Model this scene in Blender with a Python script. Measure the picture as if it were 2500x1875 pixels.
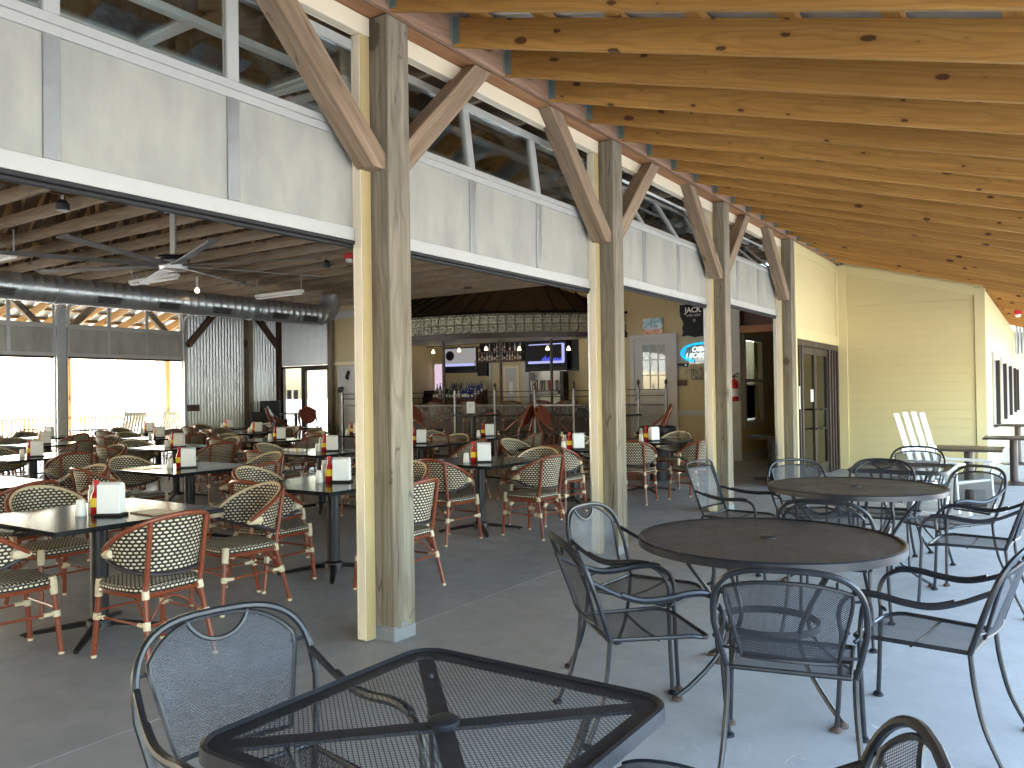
import bpy, bmesh, math, random
from mathutils import Vector, Matrix
random.seed(7)
R = math.radians
PI = math.pi
S = bpy.context.scene
for o in list(bpy.data.objects):
    bpy.data.objects.remove(o)

# ------------------------------------------------------------------ camera
cam = bpy.data.objects.new('camera', bpy.data.cameras.new('camera'))
S.collection.objects.link(cam)
S.camera = cam
YAW, PITCH, ROLL = 0.5932, 0.0118, -0.0142
fw = Vector((-math.sin(YAW) * math.cos(PITCH), math.cos(YAW) * math.cos(PITCH), math.sin(PITCH)))
r0 = Vector((math.cos(YAW), math.sin(YAW), 0))
u0 = r0.cross(fw)
rt = r0 * math.cos(ROLL) + u0 * math.sin(ROLL)
up = -r0 * math.sin(ROLL) + u0 * math.cos(ROLL)
cam.matrix_world = Matrix(((rt.x, up.x, -fw.x, 3.2279), (rt.y, up.y, -fw.y, -3.5169), (rt.z, up.z, -fw.z, 1.4535), (0, 0, 0, 1)))
cam.data.sensor_width = 36
cam.data.lens = 1960 / 2500 * 36
cam.data.clip_start = 0.05
cam.data.clip_end = 2000

# ------------------------------------------------------------------ light
SUN_EL, SUN_AZ = R(50), R(252)          # azimuth clockwise from +Y
world = bpy.data.worlds.new("World")
S.world = world
world.use_nodes = True
wn = world.node_tree
bg = wn.nodes['Background']
sky = wn.nodes.new('ShaderNodeTexSky')
sky.sky_type = 'NISHITA'
sky.sun_disc = False
sky.sun_elevation = SUN_EL
sky.sun_rotation = SUN_AZ
sky.air_density = 1.4
sky.dust_density = 3.0
wn.links.new(sky.outputs[0], bg.inputs[0])
bg.inputs[1].default_value = 0.15
sl = bpy.data.lights.new('sun', 'SUN')
sl.energy = 3.6
sl.angle = R(0.5)
sl.color = (1, 0.95, 0.87)
sun = bpy.data.objects.new('sun', sl)
S.collection.objects.link(sun)
sd = Vector((math.sin(SUN_AZ) * math.cos(SUN_EL), math.cos(SUN_AZ) * math.cos(SUN_EL), math.sin(SUN_EL)))
sun.rotation_euler = sd.to_track_quat('Z', 'Y').to_euler()
S.view_settings.view_transform = 'Standard'
S.view_settings.look = 'None'
S.view_settings.gamma = 1
S.view_settings.use_curve_mapping = False
S.view_settings.exposure = 4.45
S.render.engine = 'CYCLES'
S.cycles.use_denoising = True
S.cycles.max_bounces = 10
S.cycles.diffuse_bounces = 6
S.cycles.transparent_max_bounces = 24
S.cycles.caustics_reflective = False
S.cycles.caustics_refractive = False
S.cycles.sample_clamp_indirect = 8

# ------------------------------------------------------------------ helpers
COL = S.collection


def tag(o, label=None, cat=None, group=None, kind=None):
    if label: o['label'] = label
    if cat: o['category'] = cat
    if group: o['group'] = group
    if kind or cat: o['kind'] = kind or 'thing'
    return o


def T(name, label, cat, loc=(0, 0, 0), rz=0, group=None, kind=None):
    o = bpy.data.objects.new(name, None)
    COL.objects.link(o)
    o.location = loc
    o.rotation_euler = (0, 0, rz)
    o.empty_display_size = .1
    return tag(o, label, cat, group, kind)


def copy_tree(o, parent=None):
    c = o.copy()
    COL.objects.link(c)
    c.parent = parent
    for ch in list(o.children):
        copy_tree(ch, c)
    return c


def offset_of(p):
    v = Vector((0, 0, 0))
    while p is not None:
        v += Vector(p.location)
        p = p.parent
    return v


class MB:
    def __init__(s):
        s.v = []; s.f = []; s.uv = {}; s.mi = {}

    def quad(s, a, b, c, d, uv=None):
        n = len(s.v)
        s.v += [tuple(a), tuple(b), tuple(c), tuple(d)]
        s.f.append((n, n + 1, n + 2, n + 3))
        if uv: s.uv[len(s.f) - 1] = uv
        return s

    def box(s, x0, x1, y0, y1, z0, z1):
        n = len(s.v)
        s.v += [(x0, y0, z0), (x1, y0, z0), (x1, y1, z0), (x0, y1, z0), (x0, y0, z1), (x1, y0, z1), (x1, y1, z1), (x0, y1, z1)]
        for f in ((0, 3, 2, 1), (4, 5, 6, 7), (0, 1, 5, 4), (1, 2, 6, 5), (2, 3, 7, 6), (3, 0, 4, 7)):
            s.f.append(tuple(n + i for i in f))
        return s

    def beam(s, p0, p1, w, h, upv=(0, 0, 1)):
        p0, p1 = Vector(p0), Vector(p1)
        d = (p1 - p0).normalized()
        u = Vector(upv)
        sd_ = d.cross(u)
        if sd_.length < 1e-4:
            sd_ = d.cross(Vector((0, 1, 0)))
        sd_.normalize()
        u = sd_.cross(d)
        n = len(s.v)
        for p in (p0, p1):
            for a, b in ((-1, -1), (1, -1), (1, 1), (-1, 1)):
                s.v.append(tuple(p + sd_ * (a * w / 2) + u * (b * h / 2)))
        for f in ((0, 1, 2, 3), (7, 6, 5, 4), (0, 4, 5, 1), (1, 5, 6, 2), (2, 6, 7, 3), (3, 7, 4, 0)):
            s.f.append(tuple(n + i for i in f))
        return s

    def tube(s, pts, r, n=8, closed=False, squash=1.0):
        pts = [Vector(p) for p in pts]
        N = len(pts)
        rs = r if isinstance(r, (list, tuple)) else [r] * N
        tang = []
        for i in range(N):
            a = pts[i - 1] if (i > 0 or closed) else pts[i]
            b = pts[(i + 1) % N] if (i < N - 1 or closed) else pts[i]
            t = (b - a)
            tang.append(t.normalized() if t.length > 1e-9 else Vector((0, 0, 1)))
        ref = Vector((0, 0, 1)) if abs(tang[0].z) < .9 else Vector((1, 0, 0))
        nx = tang[0].cross(ref).normalized()
        base = len(s.v)
        for i in range(N):
            t = tang[i]
            nx = (nx - t * nx.dot(t)).normalized()
            ny = t.cross(nx)
            for k in range(n):
                a = 2 * PI * k / n
                s.v.append(tuple(pts[i] + nx * (math.cos(a) * rs[i]) + ny * (math.sin(a) * rs[i] * squash)))
        M = N if closed else N - 1
        for i in range(M):
            j = (i + 1) % N
            for k in range(n):
                l = (k + 1) % n
                s.f.append((base + i * n + k, base + i * n + l, base + j * n + l, base + j * n + k))
        if not closed:
            s.f.append(tuple(base + k for k in range(n))[::-1])
            s.f.append(tuple(base + (N - 1) * n + k for k in range(n)))
        return s

    def lathe(s, prof, c=(0, 0, 0), n=16, a0=0, a1=2 * PI, cap=True):
        base = len(s.v)
        full = abs(a1 - a0 - 2 * PI) < 1e-6
        m = n if full else n + 1
        for r, z in prof:
            for k in range(m):
                a = a0 + (a1 - a0) * k / n
                s.v.append((c[0] + r * math.cos(a), c[1] + r * math.sin(a), c[2] + z))
        for i in range(len(prof) - 1):
            for k in range(n):
                l = (k + 1) % m
                s.f.append((base + i * m + k, base + i * m + l, base + (i + 1) * m + l, base + (i + 1) * m + k))
        if full and cap and prof[0] != prof[-1]:
            if prof[0][0] > 1e-4: s.f.append(tuple(base + k for k in range(n))[::-1])
            if prof[-1][0] > 1e-4: s.f.append(tuple(base + (len(prof) - 1) * m + k for k in range(n)))
        return s

    def cyl(s, c, r, h, n=16):
        return s.lathe([(r, 0), (r, h)], c, n)

    def prism(s, poly, fn):
        """poly: 2D points; fn(p, side) -> 3D for side 0/1"""
        n = len(s.v); k = len(poly)
        for sd_ in (0, 1):
            for p in poly:
                s.v.append(tuple(fn(p, sd_)))
        s.f.append(tuple(n + i for i in range(k))[::-1])
        s.f.append(tuple(n + k + i for i in range(k)))
        for i in range(k):
            j = (i + 1) % k
            s.f.append((n + i, n + j, n + k + j, n + k + i))
        return s

    def grid(s, nu, nv, fn, uvs=(1, 1), closed_u=False):
        base = len(s.v)
        for i in range(nu + 1):
            for j in range(nv + 1):
                s.v.append(tuple(fn(i / nu, j / nv)))
        for i in range(nu):
            for j in range(nv):
                a = base + i * (nv + 1) + j
                s.f.append((a, a + nv + 1, a + nv + 2, a + 1))
                s.uv[len(s.f) - 1] = [(i / nu * uvs[0], j / nv * uvs[1]), ((i + 1) / nu * uvs[0], j / nv * uvs[1]),
                                      ((i + 1) / nu * uvs[0], (j + 1) / nv * uvs[1]), (i / nu * uvs[0], (j + 1) / nv * uvs[1])]
        return s

    def mesh(s, name, m=None, off=Vector((0, 0, 0)), smooth=True, bevel=0, ang=40, weld=False):
        me = bpy.data.meshes.new(name)
        vv = [(a - off.x, b - off.y, c - off.z) for a, b, c in s.v] if off.length > 0 else s.v
        me.from_pydata(vv, [], s.f)
        if s.uv:
            ul = me.uv_layers.new(name='UVMap')
            for fi, uvs in s.uv.items():
                ls = me.polygons[fi].loop_start
                for k, q in enumerate(uvs):
                    ul.data[ls + k].uv = q
        bm = bmesh.new(); bm.from_mesh(me)
        if weld: bmesh.ops.remove_doubles(bm, verts=bm.verts, dist=1e-5)
        bmesh.ops.recalc_face_normals(bm, faces=bm.faces)
        if bevel:
            bmesh.ops.bevel(bm, geom=list(bm.edges), offset=bevel, segments=1, affect='EDGES', clamp_overlap=True)
        bm.to_mesh(me); bm.free()
        if smooth:
            me.polygons.foreach_set('use_smooth', [True] * len(me.polygons))
            me.set_sharp_from_angle(angle=R(ang))
        ms = m if isinstance(m, (list, tuple)) else [m]
        for q in ms:
            if q is not None: me.materials.append(q)
        if len(ms) > 1 and s.mi:
            for fi, k in s.mi.items():
                if fi < len(me.polygons): me.polygons[fi].material_index = k
        return me

    def build(s, name, m, parent=None, world=False, **kw):
        off = offset_of(parent) if (world and parent is not None) else Vector((0, 0, 0))
        o = bpy.data.objects.new(name, s.mesh(name, m, off, **kw))
        COL.objects.link(o)
        o.parent = parent
        return o


def mesh_obj(name, me, parent=None):
    o = bpy.data.objects.new(name, me)
    COL.objects.link(o)
    o.parent = parent
    return o


def plank(name, p0, p1, w, h, m, parent=None, upv=(0, 0, 1), skew0=0, skew1=0, bevel=.004):
    """timber with its own grain frame: local X runs along the piece; p0, p1 are world points"""
    p0, p1 = Vector(p0), Vector(p1)
    off = offset_of(parent)
    d = p1 - p0
    L = d.length
    x = d.normalized()
    y = Vector(upv).cross(x)
    if y.length < 1e-4: y = Vector((0, 1, 0))
    y.normalize()
    z = x.cross(y)
    b = MB().box(-L / 2, L / 2, -w / 2, w / 2, -h / 2, h / 2)
    nv = []
    for (a, bb, c) in b.v:
        a += (skew0 if a < 0 else skew1) * c
        nv.append((a, bb, c))
    b.v = nv
    o = b.build(name, m, parent, smooth=False, bevel=bevel)
    mid = (p0 + p1) / 2 - off
    o.matrix_local = Matrix(((x.x, y.x, z.x, mid.x), (x.y, y.y, z.y, mid.y), (x.z, y.z, z.z, mid.z), (0, 0, 0, 1)))
    return o


def one(name, mb, m, label, cat, group=None, kind=None, **kw):
    o = mb.build(name, m, None, **kw)
    return tag(o, label, cat, group, kind)


# ------------------------------------------------------------------ materials
class N:
    def __init__(s, name, base=(.5, .5, .5), rough=.5, metal=0, spec=.5, **kw):
        s.m = bpy.data.materials.new(name)
        s.m.use_nodes = True
        s.t = s.m.node_tree
        s.b = s.t.nodes['Principled BSDF']
        s.set(base=base, rough=rough, metal=metal, spec=spec)

    def set(s, base=None, rough=None, metal=None, spec=None):
        if base: s.b.inputs['Base Color'].default_value = (*base, 1)
        if rough is not None: s.b.inputs['Roughness'].default_value = rough
        if metal is not None: s.b.inputs['Metallic'].default_value = metal
        if spec is not None: s.b.inputs['Specular IOR Level'].default_value = spec

    def n(s, typ, props=None, **inp):
        q = s.t.nodes.new('ShaderNode' + typ)
        for k, v in (props or {}).items(): setattr(q, k, v)
        for k, v in inp.items():
            key = int(k[1:]) if k[0] == 'i' and k[1:].isdigit() else k.replace('_', ' ')
            s.l(v, q.inputs[key])
        return q

    def l(s, v, inp):
        if hasattr(v, 'bl_idname') and hasattr(v, 'outputs'): s.t.links.new(v.outputs[0], inp)
        elif isinstance(v, bpy.types.NodeSocket): s.t.links.new(v, inp)
        elif isinstance(v, tuple) and len(v) == 3 and inp.type == 'RGBA': inp.default_value = (*v, 1)
        else: inp.default_value = v

    def math(s, op, a, b=0.0, c=0.0):
        return s.n('Math', {'operation': op}, i0=a, i1=b, i2=c)

    def mix(s, f, a, b):
        q = s.n('Mix', {'data_type': 'RGBA'})
        s.l(f, q.inputs[0]); s.l(a, q.inputs[6]); s.l(b, q.inputs[7])
        return q.outputs[2]

    def ramp(s, f, lo, hi, a=0.0, b=1.0):
        return s.n('MapRange', {'clamp': True}, i0=f, i1=lo, i2=hi, i3=a, i4=b)

    def coord(s, which='Object', rnd=True, scale=(1, 1, 1)):
        tc = s.n('TexCoord').outputs[which]
        if rnd:
            oi = s.n('ObjectInfo')
            off = s.n('VectorMath', {'operation': 'SCALE'}, i0=(13.1, 7.7, 9.3))
            s.l(oi.outputs['Random'], off.inputs['Scale'])
            tc = s.n('VectorMath', {'operation': 'ADD'}, i0=tc, i1=off).outputs[0]
        return s.n('VectorMath', {'operation': 'MULTIPLY'}, i0=tc, i1=scale).outputs[0]

    def noise(s, co, sc, det=4, rough=.55, dist=0):
        return s.n('TexNoise', Vector=co, Scale=float(sc), Detail=float(det), Roughness=float(rough), Distortion=float(dist)).outputs[0]

    def bump(s, h, st=.3, d=.01):
        q = s.n('Bump', Strength=float(st), Distance=float(d), Height=h)
        s.t.links.new(q.outputs[0], s.b.inputs['Normal'])

    def col(s, v): s.l(v, s.b.inputs['Base Color'])
    def rgh(s, v): s.l(v, s.b.inputs['Roughness'])


def wood(name, c1, c2, knot=None, rough=.62, stain=None, var=.25, kn_s=(1.7, 3.0, 6.5), spec=.3, crack=None):
    w = N(name, c1, rough, spec=spec)
    co = w.coord(scale=(1, 1, 1))
    g = w.n('VectorMath', {'operation': 'MULTIPLY'}, i0=co, i1=(.9, 16, 16)).outputs[0]
    bands = w.noise(g, 1.0, 3, .6, .6)
    fine = w.noise(w.n('VectorMath', {'operation': 'MULTIPLY'}, i0=co, i1=(4, 160, 160)).outputs[0], 1.0, 2)
    f = w.ramp(bands, .35, .68)
    c = w.mix(f, c1, c2)
    rv = w.n('VectorMath', {'operation': 'LENGTH'}, i0=w.n('VectorMath', {'operation': 'MULTIPLY'}, i0=w.n('VectorMath', {'operation': 'ADD'}, i0=w.n('TexCoord').outputs['Object'], i1=(0, .045, .02)).outputs[0], i1=(.045, 1, 1)).outputs[0]).outputs['Value']
    wob_ = w.noise(w.n('VectorMath', {'operation': 'MULTIPLY'}, i0=co, i1=(1.3, 5, 5)).outputs[0], 1.0, 2)
    ring = w.math('SINE', w.math('ADD', w.math('MULTIPLY', rv, 260.0), w.math('MULTIPLY', wob_, 26.0)))
    c = w.mix(w.ramp(ring, .1, 1.0, 0, .42), c, tuple(x * .72 for x in c2))
    c = w.mix(w.ramp(fine, .35, .8, 0, .35), c, tuple(x * .6 for x in c2))
    rn = w.n('ObjectInfo').outputs['Random']
    c = w.mix(w.ramp(rn, 0, 1, 0, var), c, tuple(x * .62 for x in c2))
    if stain:
        st = w.noise(w.n('VectorMath', {'operation': 'MULTIPLY'}, i0=co, i1=(1.1, 5, 7)).outputs[0], 1.0, 5, .65)
        c = w.mix(w.ramp(st, .55, .78, 0, .7), c, stain)
    if crack:
        ck = w.noise(w.n('VectorMath', {'operation': 'MULTIPLY'}, i0=co, i1=(.55, 9, 9)).outputs[0], 1.0, 1, .4, .3)
        ln = w.math('ABSOLUTE', w.math('SUBTRACT', ck, .5))
        c = w.mix(w.ramp(ln, .0, .006, .8, 0), c, crack)
    if knot:
        kv = w.n('VectorMath', {'operation': 'MULTIPLY'}, i0=co, i1=kn_s).outputs[0]
        wob = w.noise(co, 22, 2)
        if kn_s[1] == 0:
            sx_ = w.n('SeparateXYZ', Vector=kv)
            kv = w.n('CombineXYZ', X=sx_.outputs[0], Y=sx_.outputs[2]).outputs[0]
        vo = w.n('TexVoronoi', {'feature': 'F1', 'voronoi_dimensions': '2D' if kn_s[1] == 0 else '3D'}, Vector=kv, Scale=1.0, Randomness=1.0)
        sel = w.n('SeparateColor', Color=vo.outputs['Color'])
        size = w.ramp(sel.outputs[0], .35, 1, 0.0, .135 if kn_s[1] == 0 else .2)
        dd = w.math('ADD', vo.outputs['Distance'], w.math('MULTIPLY', w.math('SUBTRACT', wob, .5), .10))
        k = w.math('SUBTRACT', size, dd)
        c = w.mix(w.ramp(k, -.10, .02, 0, .45), c, tuple(x * .7 for x in c2))
        c = w.mix(w.ramp(k, -.012, .012, 0, .9), c, knot)
    w.col(c)
    w.rgh(w.ramp(bands, .3, .7, rough - .08, rough + .1))
    w.bump(w.math('ADD', w.math('MULTIPLY', bands, .7), w.math('MULTIPLY', fine, .3)), .25, .004)
    return w.m


def paint(name, c, rough=.55, dirt=.15, sc=3, spec=.4, dc=None, metal=0, bump=0.1, gsc=60):
    w = N(name, c, rough, metal=metal, spec=spec)
    co = w.coord('Object', True)
    n1 = w.noise(co, sc, 6, .62)
    n2 = w.noise(co, gsc, 3)
    d = dc or tuple(x * .6 for x in c)
    k = w.mix(w.ramp(n1, .4, .75, 0, dirt), c, d)
    k = w.mix(w.ramp(n2, .3, .8, 0, dirt * .5), k, d)
    w.col(k)
    w.rgh(w.ramp(n1, .3, .7, rough - .07, rough + .1))
    if bump: w.bump(n2, bump, .003)
    return w.m


def emit(name, c, st):
    w = N(name, (0, 0, 0), .4, spec=.1)
    w.b.inputs['Emission Color'].default_value = (*c, 1)
    w.b.inputs['Emission Strength'].default_value = st
    return w.m


M = {}
M['pine'] = wood('pine', (.64, .335, .09), (.46, .22, .052), knot=(.085, .028, .014), stain=(.36, .17, .05), var=.45, kn_s=(2.9, 0.0, 6.3))
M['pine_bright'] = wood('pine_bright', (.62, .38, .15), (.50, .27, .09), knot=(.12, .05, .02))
M['post'] = wood('weathered_post', (.31, .278, .21), (.17, .14, .098), stain=(.235, .23, .18), knot=(.075, .055, .035), rough=.78, kn_s=(1.5, 2.0, 3.5), crack=(.05, .04, .03))
M['brace'] = wood('weathered_brace', (.36, .265, .175), (.22, .15, .095), stain=(.20, .16, .115), knot=(.10, .065, .045), rough=.75, kn_s=(2.2, 5, 5), crack=(.09, .06, .04))
M['ledger'] = wood('ledger_wood', (.40, .25, .165), (.30, .17, .11), rough=.7, stain=(.32, .21, .15), knot=(.12, .05, .03))
M['header'] = wood('header_wood', (.42, .22, .11), (.33, .155, .07), rough=.7, knot=(.12, .05, .03))
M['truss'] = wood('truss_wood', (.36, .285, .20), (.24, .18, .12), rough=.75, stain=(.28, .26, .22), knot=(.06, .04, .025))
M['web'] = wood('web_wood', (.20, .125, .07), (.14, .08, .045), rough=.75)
M['deck_board'] = wood('roof_deck', (.72, .47, .20), (.58, .34, .12), rough=.7, stain=(.32, .16, .06))
M['brown_wood'] = wood('brown_painted_wood', (.13, .075, .055), (.10, .056, .04), rough=.6)
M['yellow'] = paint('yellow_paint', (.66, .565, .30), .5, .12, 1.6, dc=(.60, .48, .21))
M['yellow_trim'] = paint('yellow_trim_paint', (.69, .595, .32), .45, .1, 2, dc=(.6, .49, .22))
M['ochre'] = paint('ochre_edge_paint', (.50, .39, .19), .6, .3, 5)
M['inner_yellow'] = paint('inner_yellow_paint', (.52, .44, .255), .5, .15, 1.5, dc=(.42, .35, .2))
M['cream'] = paint('cream_trim', (.74, .66, .50), .45, .16, 4, dc=(.5, .43, .32))
M['white'] = paint('white_paint', (.78, .78, .75), .45, .12, 5)
M['white_dull'] = paint('white_dull', (.55, .56, .55), .5, .15, 4)
M['greywhite'] = paint('grey_white_trim', (.50, .52, .54), .5, .15, 4)
M['fanblade'] = paint('dull_fan_metal', (.14, .145, .145), .45, .2, 6, metal=.3)
M['track'] = paint('lightened_track_metal', (.62, .64, .64), .4, .25, 8, metal=.25, dc=(.45, .46, .46))  # silver made paler for overhead door parts that get little light
M['footpaint'] = paint('grey_blue_foot_paint', (.22, .235, .245), .6, .3, 8, dc=(.16, .17, .175))
M['black'] = paint('black_metal', (.011, .0115, .013), .4, .3, 9, dc=(.03, .026, .024), spec=.4)
M['blackplastic'] = paint('black_plastic', (.009, .009, .010), .45, .2, 9)
M['blackseal'] = paint('black_rubber', (.012, .012, .013), .55, .2, 9)
M['bronze'] = paint('dark_bronze', (.055, .042, .037), .35, .2, 6, metal=.3)
M['silver'] = paint('silver_aluminium', (.50, .51, .49), .45, .25, 5, metal=.4, dc=(.34, .34, .32))
M['galv'] = paint('galvanised_steel', (.50, .53, .53), .36, .35, 14, metal=.85, dc=(.36, .38, .39))
M['steel'] = paint('steel_tube', (.17, .17, .175), .4, .25, 9, metal=.5)
M['hanger'] = paint('joist_hanger_green', (.22, .28, .255), .5, .25, 25, metal=.3)
M['red'] = paint('red_paint', (.55, .02, .03), .4, .1, 6)
M['napkin'] = paint('napkin_white', (.86, .87, .88), .7, .04, 6)
M['cup'] = paint('white_shaker', (.82, .82, .8), .35, .04, 6)
M['ketchup'] = paint('ketchup_red', (.42, .012, .012), .25, .1, 6)
M['mustard'] = paint('label_yellow', (.85, .62, .03), .4, .05, 6)
M['clear'] = paint('clear_plastic_grey', (.42, .43, .43), .2, .1, 8)
M['menu'] = paint('menu_card_orange', (.72, .33, .06), .35, .15, 3)
M['tan_card'] = paint('tan_card', (.42, .30, .17), .4, .2, 6)
M['screen_black'] = paint('screen_black', (.004, .004, .005), .35, .1, 3, spec=.15)
M['bulb'] = emit('bulb_glow', (1, .70, .36), .30)
M['neon_blue'] = emit('neon_blue', (.004, .42, 1), .085)
M['neon_white'] = emit('neon_white', (.8, .95, 1), .09)
M['tv_pale'] = emit('tv_pale', (.48, .46, .46), .03)
M['tv_blue'] = emit('tv_blue', (.10, .12, .9), .07)
M['tv_bar'] = emit('tv_bar', (.45, .48, .9), .05)
M['tv_dark'] = emit('tv_dark', (.02, .015, .03), .006)
M['led_red'] = emit('red_led', (1, .02, .03), .12)
M['paper_glow'] = emit('glowing_paper', (.7, .55, .68), .05)  # emission brightens the bar poster and counter pad, which are no lamps


def mk_galvpanel():
    w = N('brushed_door_panel', (.36, .365, .33), .46, metal=.2, spec=.5)
    co = w.coord('Object', True)
    n1 = w.noise(w.n('VectorMath', {'operation': 'MULTIPLY'}, i0=co, i1=(1, 1.8, .7)).outputs[0], 2.2, 5, .6)
    n2 = w.noise(w.n('VectorMath', {'operation': 'MULTIPLY'}, i0=co, i1=(1, 60, 1.4)).outputs[0], 3, 3)
    n3 = w.noise(co, 90, 3)
    c = w.mix(w.ramp(n1, .36, .68), (.40, .40, .35), (.28, .285, .26))
    c = w.mix(w.ramp(n2, .4, .8, 0, .3), c, (.33, .335, .305))
    c = w.mix(w.ramp(n3, .66, .75, 0, .25), c, (.47, .47, .43))
    w.col(c)
    w.rgh(w.ramp(n1, .3, .7, .38, .55))
    return w.m


M['panel'] = mk_galvpanel()


def mk_concrete(name, c1, c2, rough, sc=1.0):
    w = N(name, c1, rough, spec=.45)
    tc = w.n('TexCoord').outputs['Object']
    n1 = w.noise(tc, .55 * sc, 6, .6, .4)
    n2 = w.noise(tc, 5, 6, .65)
    n3 = w.noise(tc, 120, 3)
    st = w.noise(w.n('VectorMath', {'operation': 'MULTIPLY'}, i0=tc, i1=(3.2, .8, 1)).outputs[0], 1.6, 6, .7, .8)
    sp = w.n('TexVoronoi', {'feature': 'F1'}, Vector=tc, Scale=2.3, Randomness=1.0)
    spc = w.n('SeparateColor', Color=sp.outputs['Color'])
    c = w.mix(w.ramp(n1, .3, .7), c1, c2)
    c = w.mix(w.ramp(n2, .42, .75, 0, .35), c, tuple(x * .7 for x in c2))
    c = w.mix(w.ramp(st, .6, .72, 0, .3), c, tuple(min(1, x * 1.25) for x in c1))
    c = w.mix(w.ramp(n3, .3, .8, 0, .16), c, tuple(x * .5 for x in c2))
    k = w.math('SUBTRACT', w.ramp(spc.outputs[1], .6, 1, 0, .11), w.math('ADD', sp.outputs['Distance'], w.math('MULTIPLY', n2, .16)))
    c = w.mix(w.ramp(k, -.10, .02, 0, .28), c, tuple(x * .45 for x in c2))
    # thin pale scuffs
    sc1 = w.noise(w.n('VectorMath', {'operation': 'MULTIPLY'}, i0=tc, i1=(3, 1.1, 1)).outputs[0], 1.3, 2, .4, 1.5)
    ln = w.math('ABSOLUTE', w.math('SUBTRACT', sc1, .5))
    brk = w.noise(tc, 2.7, 3)
    f = w.math('MULTIPLY', w.ramp(ln, 0, .004, .55, 0), w.ramp(brk, .56, .64))
    c = w.mix(f, c, tuple(min(1, x * 1.9) for x in c1))
    w.col(c)
    w.rgh(w.ramp(n2, .3, .7, rough - .1, rough + .12))
    w.bump(w.math('ADD', w.math('MULTIPLY', n3, .25), n2), .12, .004)
    return w.m


M['porch_conc'] = mk_concrete('porch_concrete', (.42, .415, .40), (.345, .34, .33), .5)
M['dining_conc'] = mk_concrete('dining_concrete', (.385, .387, .385), (.31, .312, .31), .44)
M['ground'] = mk_concrete('pale_ground', (.34, .335, .31), (.28, .275, .26), .9, .2)


def mk_wicker(name, cream, dark, sx=1.0):
    w = N(name, cream, .5, spec=.35)
    uv = w.n('TexCoord').outputs['UV']
    sep = w.n('SeparateXYZ', Vector=uv)
    row = w.math('FLOOR', sep.outputs[1])
    sh = w.math('MULTIPLY', w.math('MODULO', row, 2.0), .5)
    fx = w.math('FRACT', w.math('ADD', sep.outputs[0], sh))
    fy = w.math('FRACT', sep.outputs[1])
    dx = w.math('MULTIPLY', w.math('SUBTRACT', fx, .5), 1.62)
    dy = w.math('MULTIPLY', w.math('SUBTRACT', fy, .5), 1.9)
    d = w.math('SQRT', w.math('ADD', w.math('MULTIPLY', dx, dx), w.math('MULTIPLY', dy, dy)))
    f = w.ramp(d, .50, .64, 1, 0)
    nz = w.noise(w.coord('Object', True), 14, 3)
    cr = w.mix(w.ramp(nz, .35, .7), cream, tuple(x * .74 for x in cream))
    w.col(w.mix(f, dark, cr))
    w.bump(w.ramp(d, .1, .85, 1, 0), .6, .006)
    w.rgh(.5)
    return w.m


M['wicker'] = mk_wicker('wicker_weave', (.70, .61, .45), (.016, .012, .010))
M['wicker_red'] = mk_wicker('red_weave', (.30, .075, .045), (.12, .022, .014))
M['bamboo'] = paint('red_brown_bamboo', (.225, .052, .020), .3, .55, 22, spec=.5, dc=(.10, .022, .012), gsc=90)
M['creamwrap'] = paint('cream_rattan_wrap', (.66, .56, .38), .5, .3, 30, dc=(.42, .34, .22), gsc=240, bump=.5)
M['binding'] = paint('dark_binding', (.03, .022, .026), .45, .3, 30, gsc=240, bump=.4)
M['patio'] = paint('black_wrought_metal', (.011, .0125, .016), .34, .35, 14, spec=.4, dc=(.028, .030, .036), metal=.0)
M['mesh'] = paint('black_mesh_metal', (.018, .021, .028), .4, .35, 10, spec=.45, dc=(.04, .044, .052), metal=.0)


def mk_grime():
    w = N('grimy_mesh_top', (.04, .036, .033), .5, spec=.4)
    co = w.coord('Object', True)
    n1 = w.noise(co, 2.6, 7, .68, .5)
    n2 = w.noise(co, 40, 4, .6)
    c = w.mix(w.ramp(n1, .38, .62), (.020, .023, .028), (.070, .048, .032))
    c = w.mix(w.ramp(n2, .5, .8, 0, .6), c, (.10, .075, .055))
    w.col(c)
    w.rgh(w.ramp(n1, .3, .7, .35, .7))
    return w.m


M['grime'] = mk_grime()
M['rusty'] = paint('rusty_foot', (.085, .055, .04), .7, .5, 40, dc=(.03, .024, .022))
M['tabletop'] = paint('black_granite_top', (.016, .017, .019),   .12, .35, 60, spec=.06, dc=(.04, .044, .048), bump=0)


def mk_glass(name, tint=(.9, .93, .92), base=.06):
    m = bpy.data.materials.new(name)
    m.use_nodes = True
    t = m.node_tree
    t.nodes.clear()
    out = t.nodes.new('ShaderNodeOutputMaterial')
    tr = t.nodes.new('ShaderNodeBsdfTransparent'); tr.inputs[0].default_value = (*tint, 1)
    gl = t.nodes.new('ShaderNodeBsdfGlossy'); gl.inputs['Roughness'].default_value = .02
    lw = t.nodes.new('ShaderNodeLayerWeight'); lw.inputs[0].default_value = .25
    mr = t.nodes.new('ShaderNodeMapRange'); mr.inputs[3].default_value = base; mr.inputs[4].default_value = .85
    mx = t.nodes.new('ShaderNodeMixShader')
    t.links.new(lw.outputs['Fresnel'], mr.inputs[0]); t.links.new(mr.outputs[0], mx.inputs[0])
    t.links.new(tr.outputs[0], mx.inputs[1]); t.links.new(gl.outputs[0], mx.inputs[2]); t.links.new(mx.outputs[0], out.inputs[0])
    return m


M['glass'] = mk_glass('door_glass')
M['dark_glass'] = mk_glass('dark_glass', (.45, .47, .45), .02)


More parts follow.
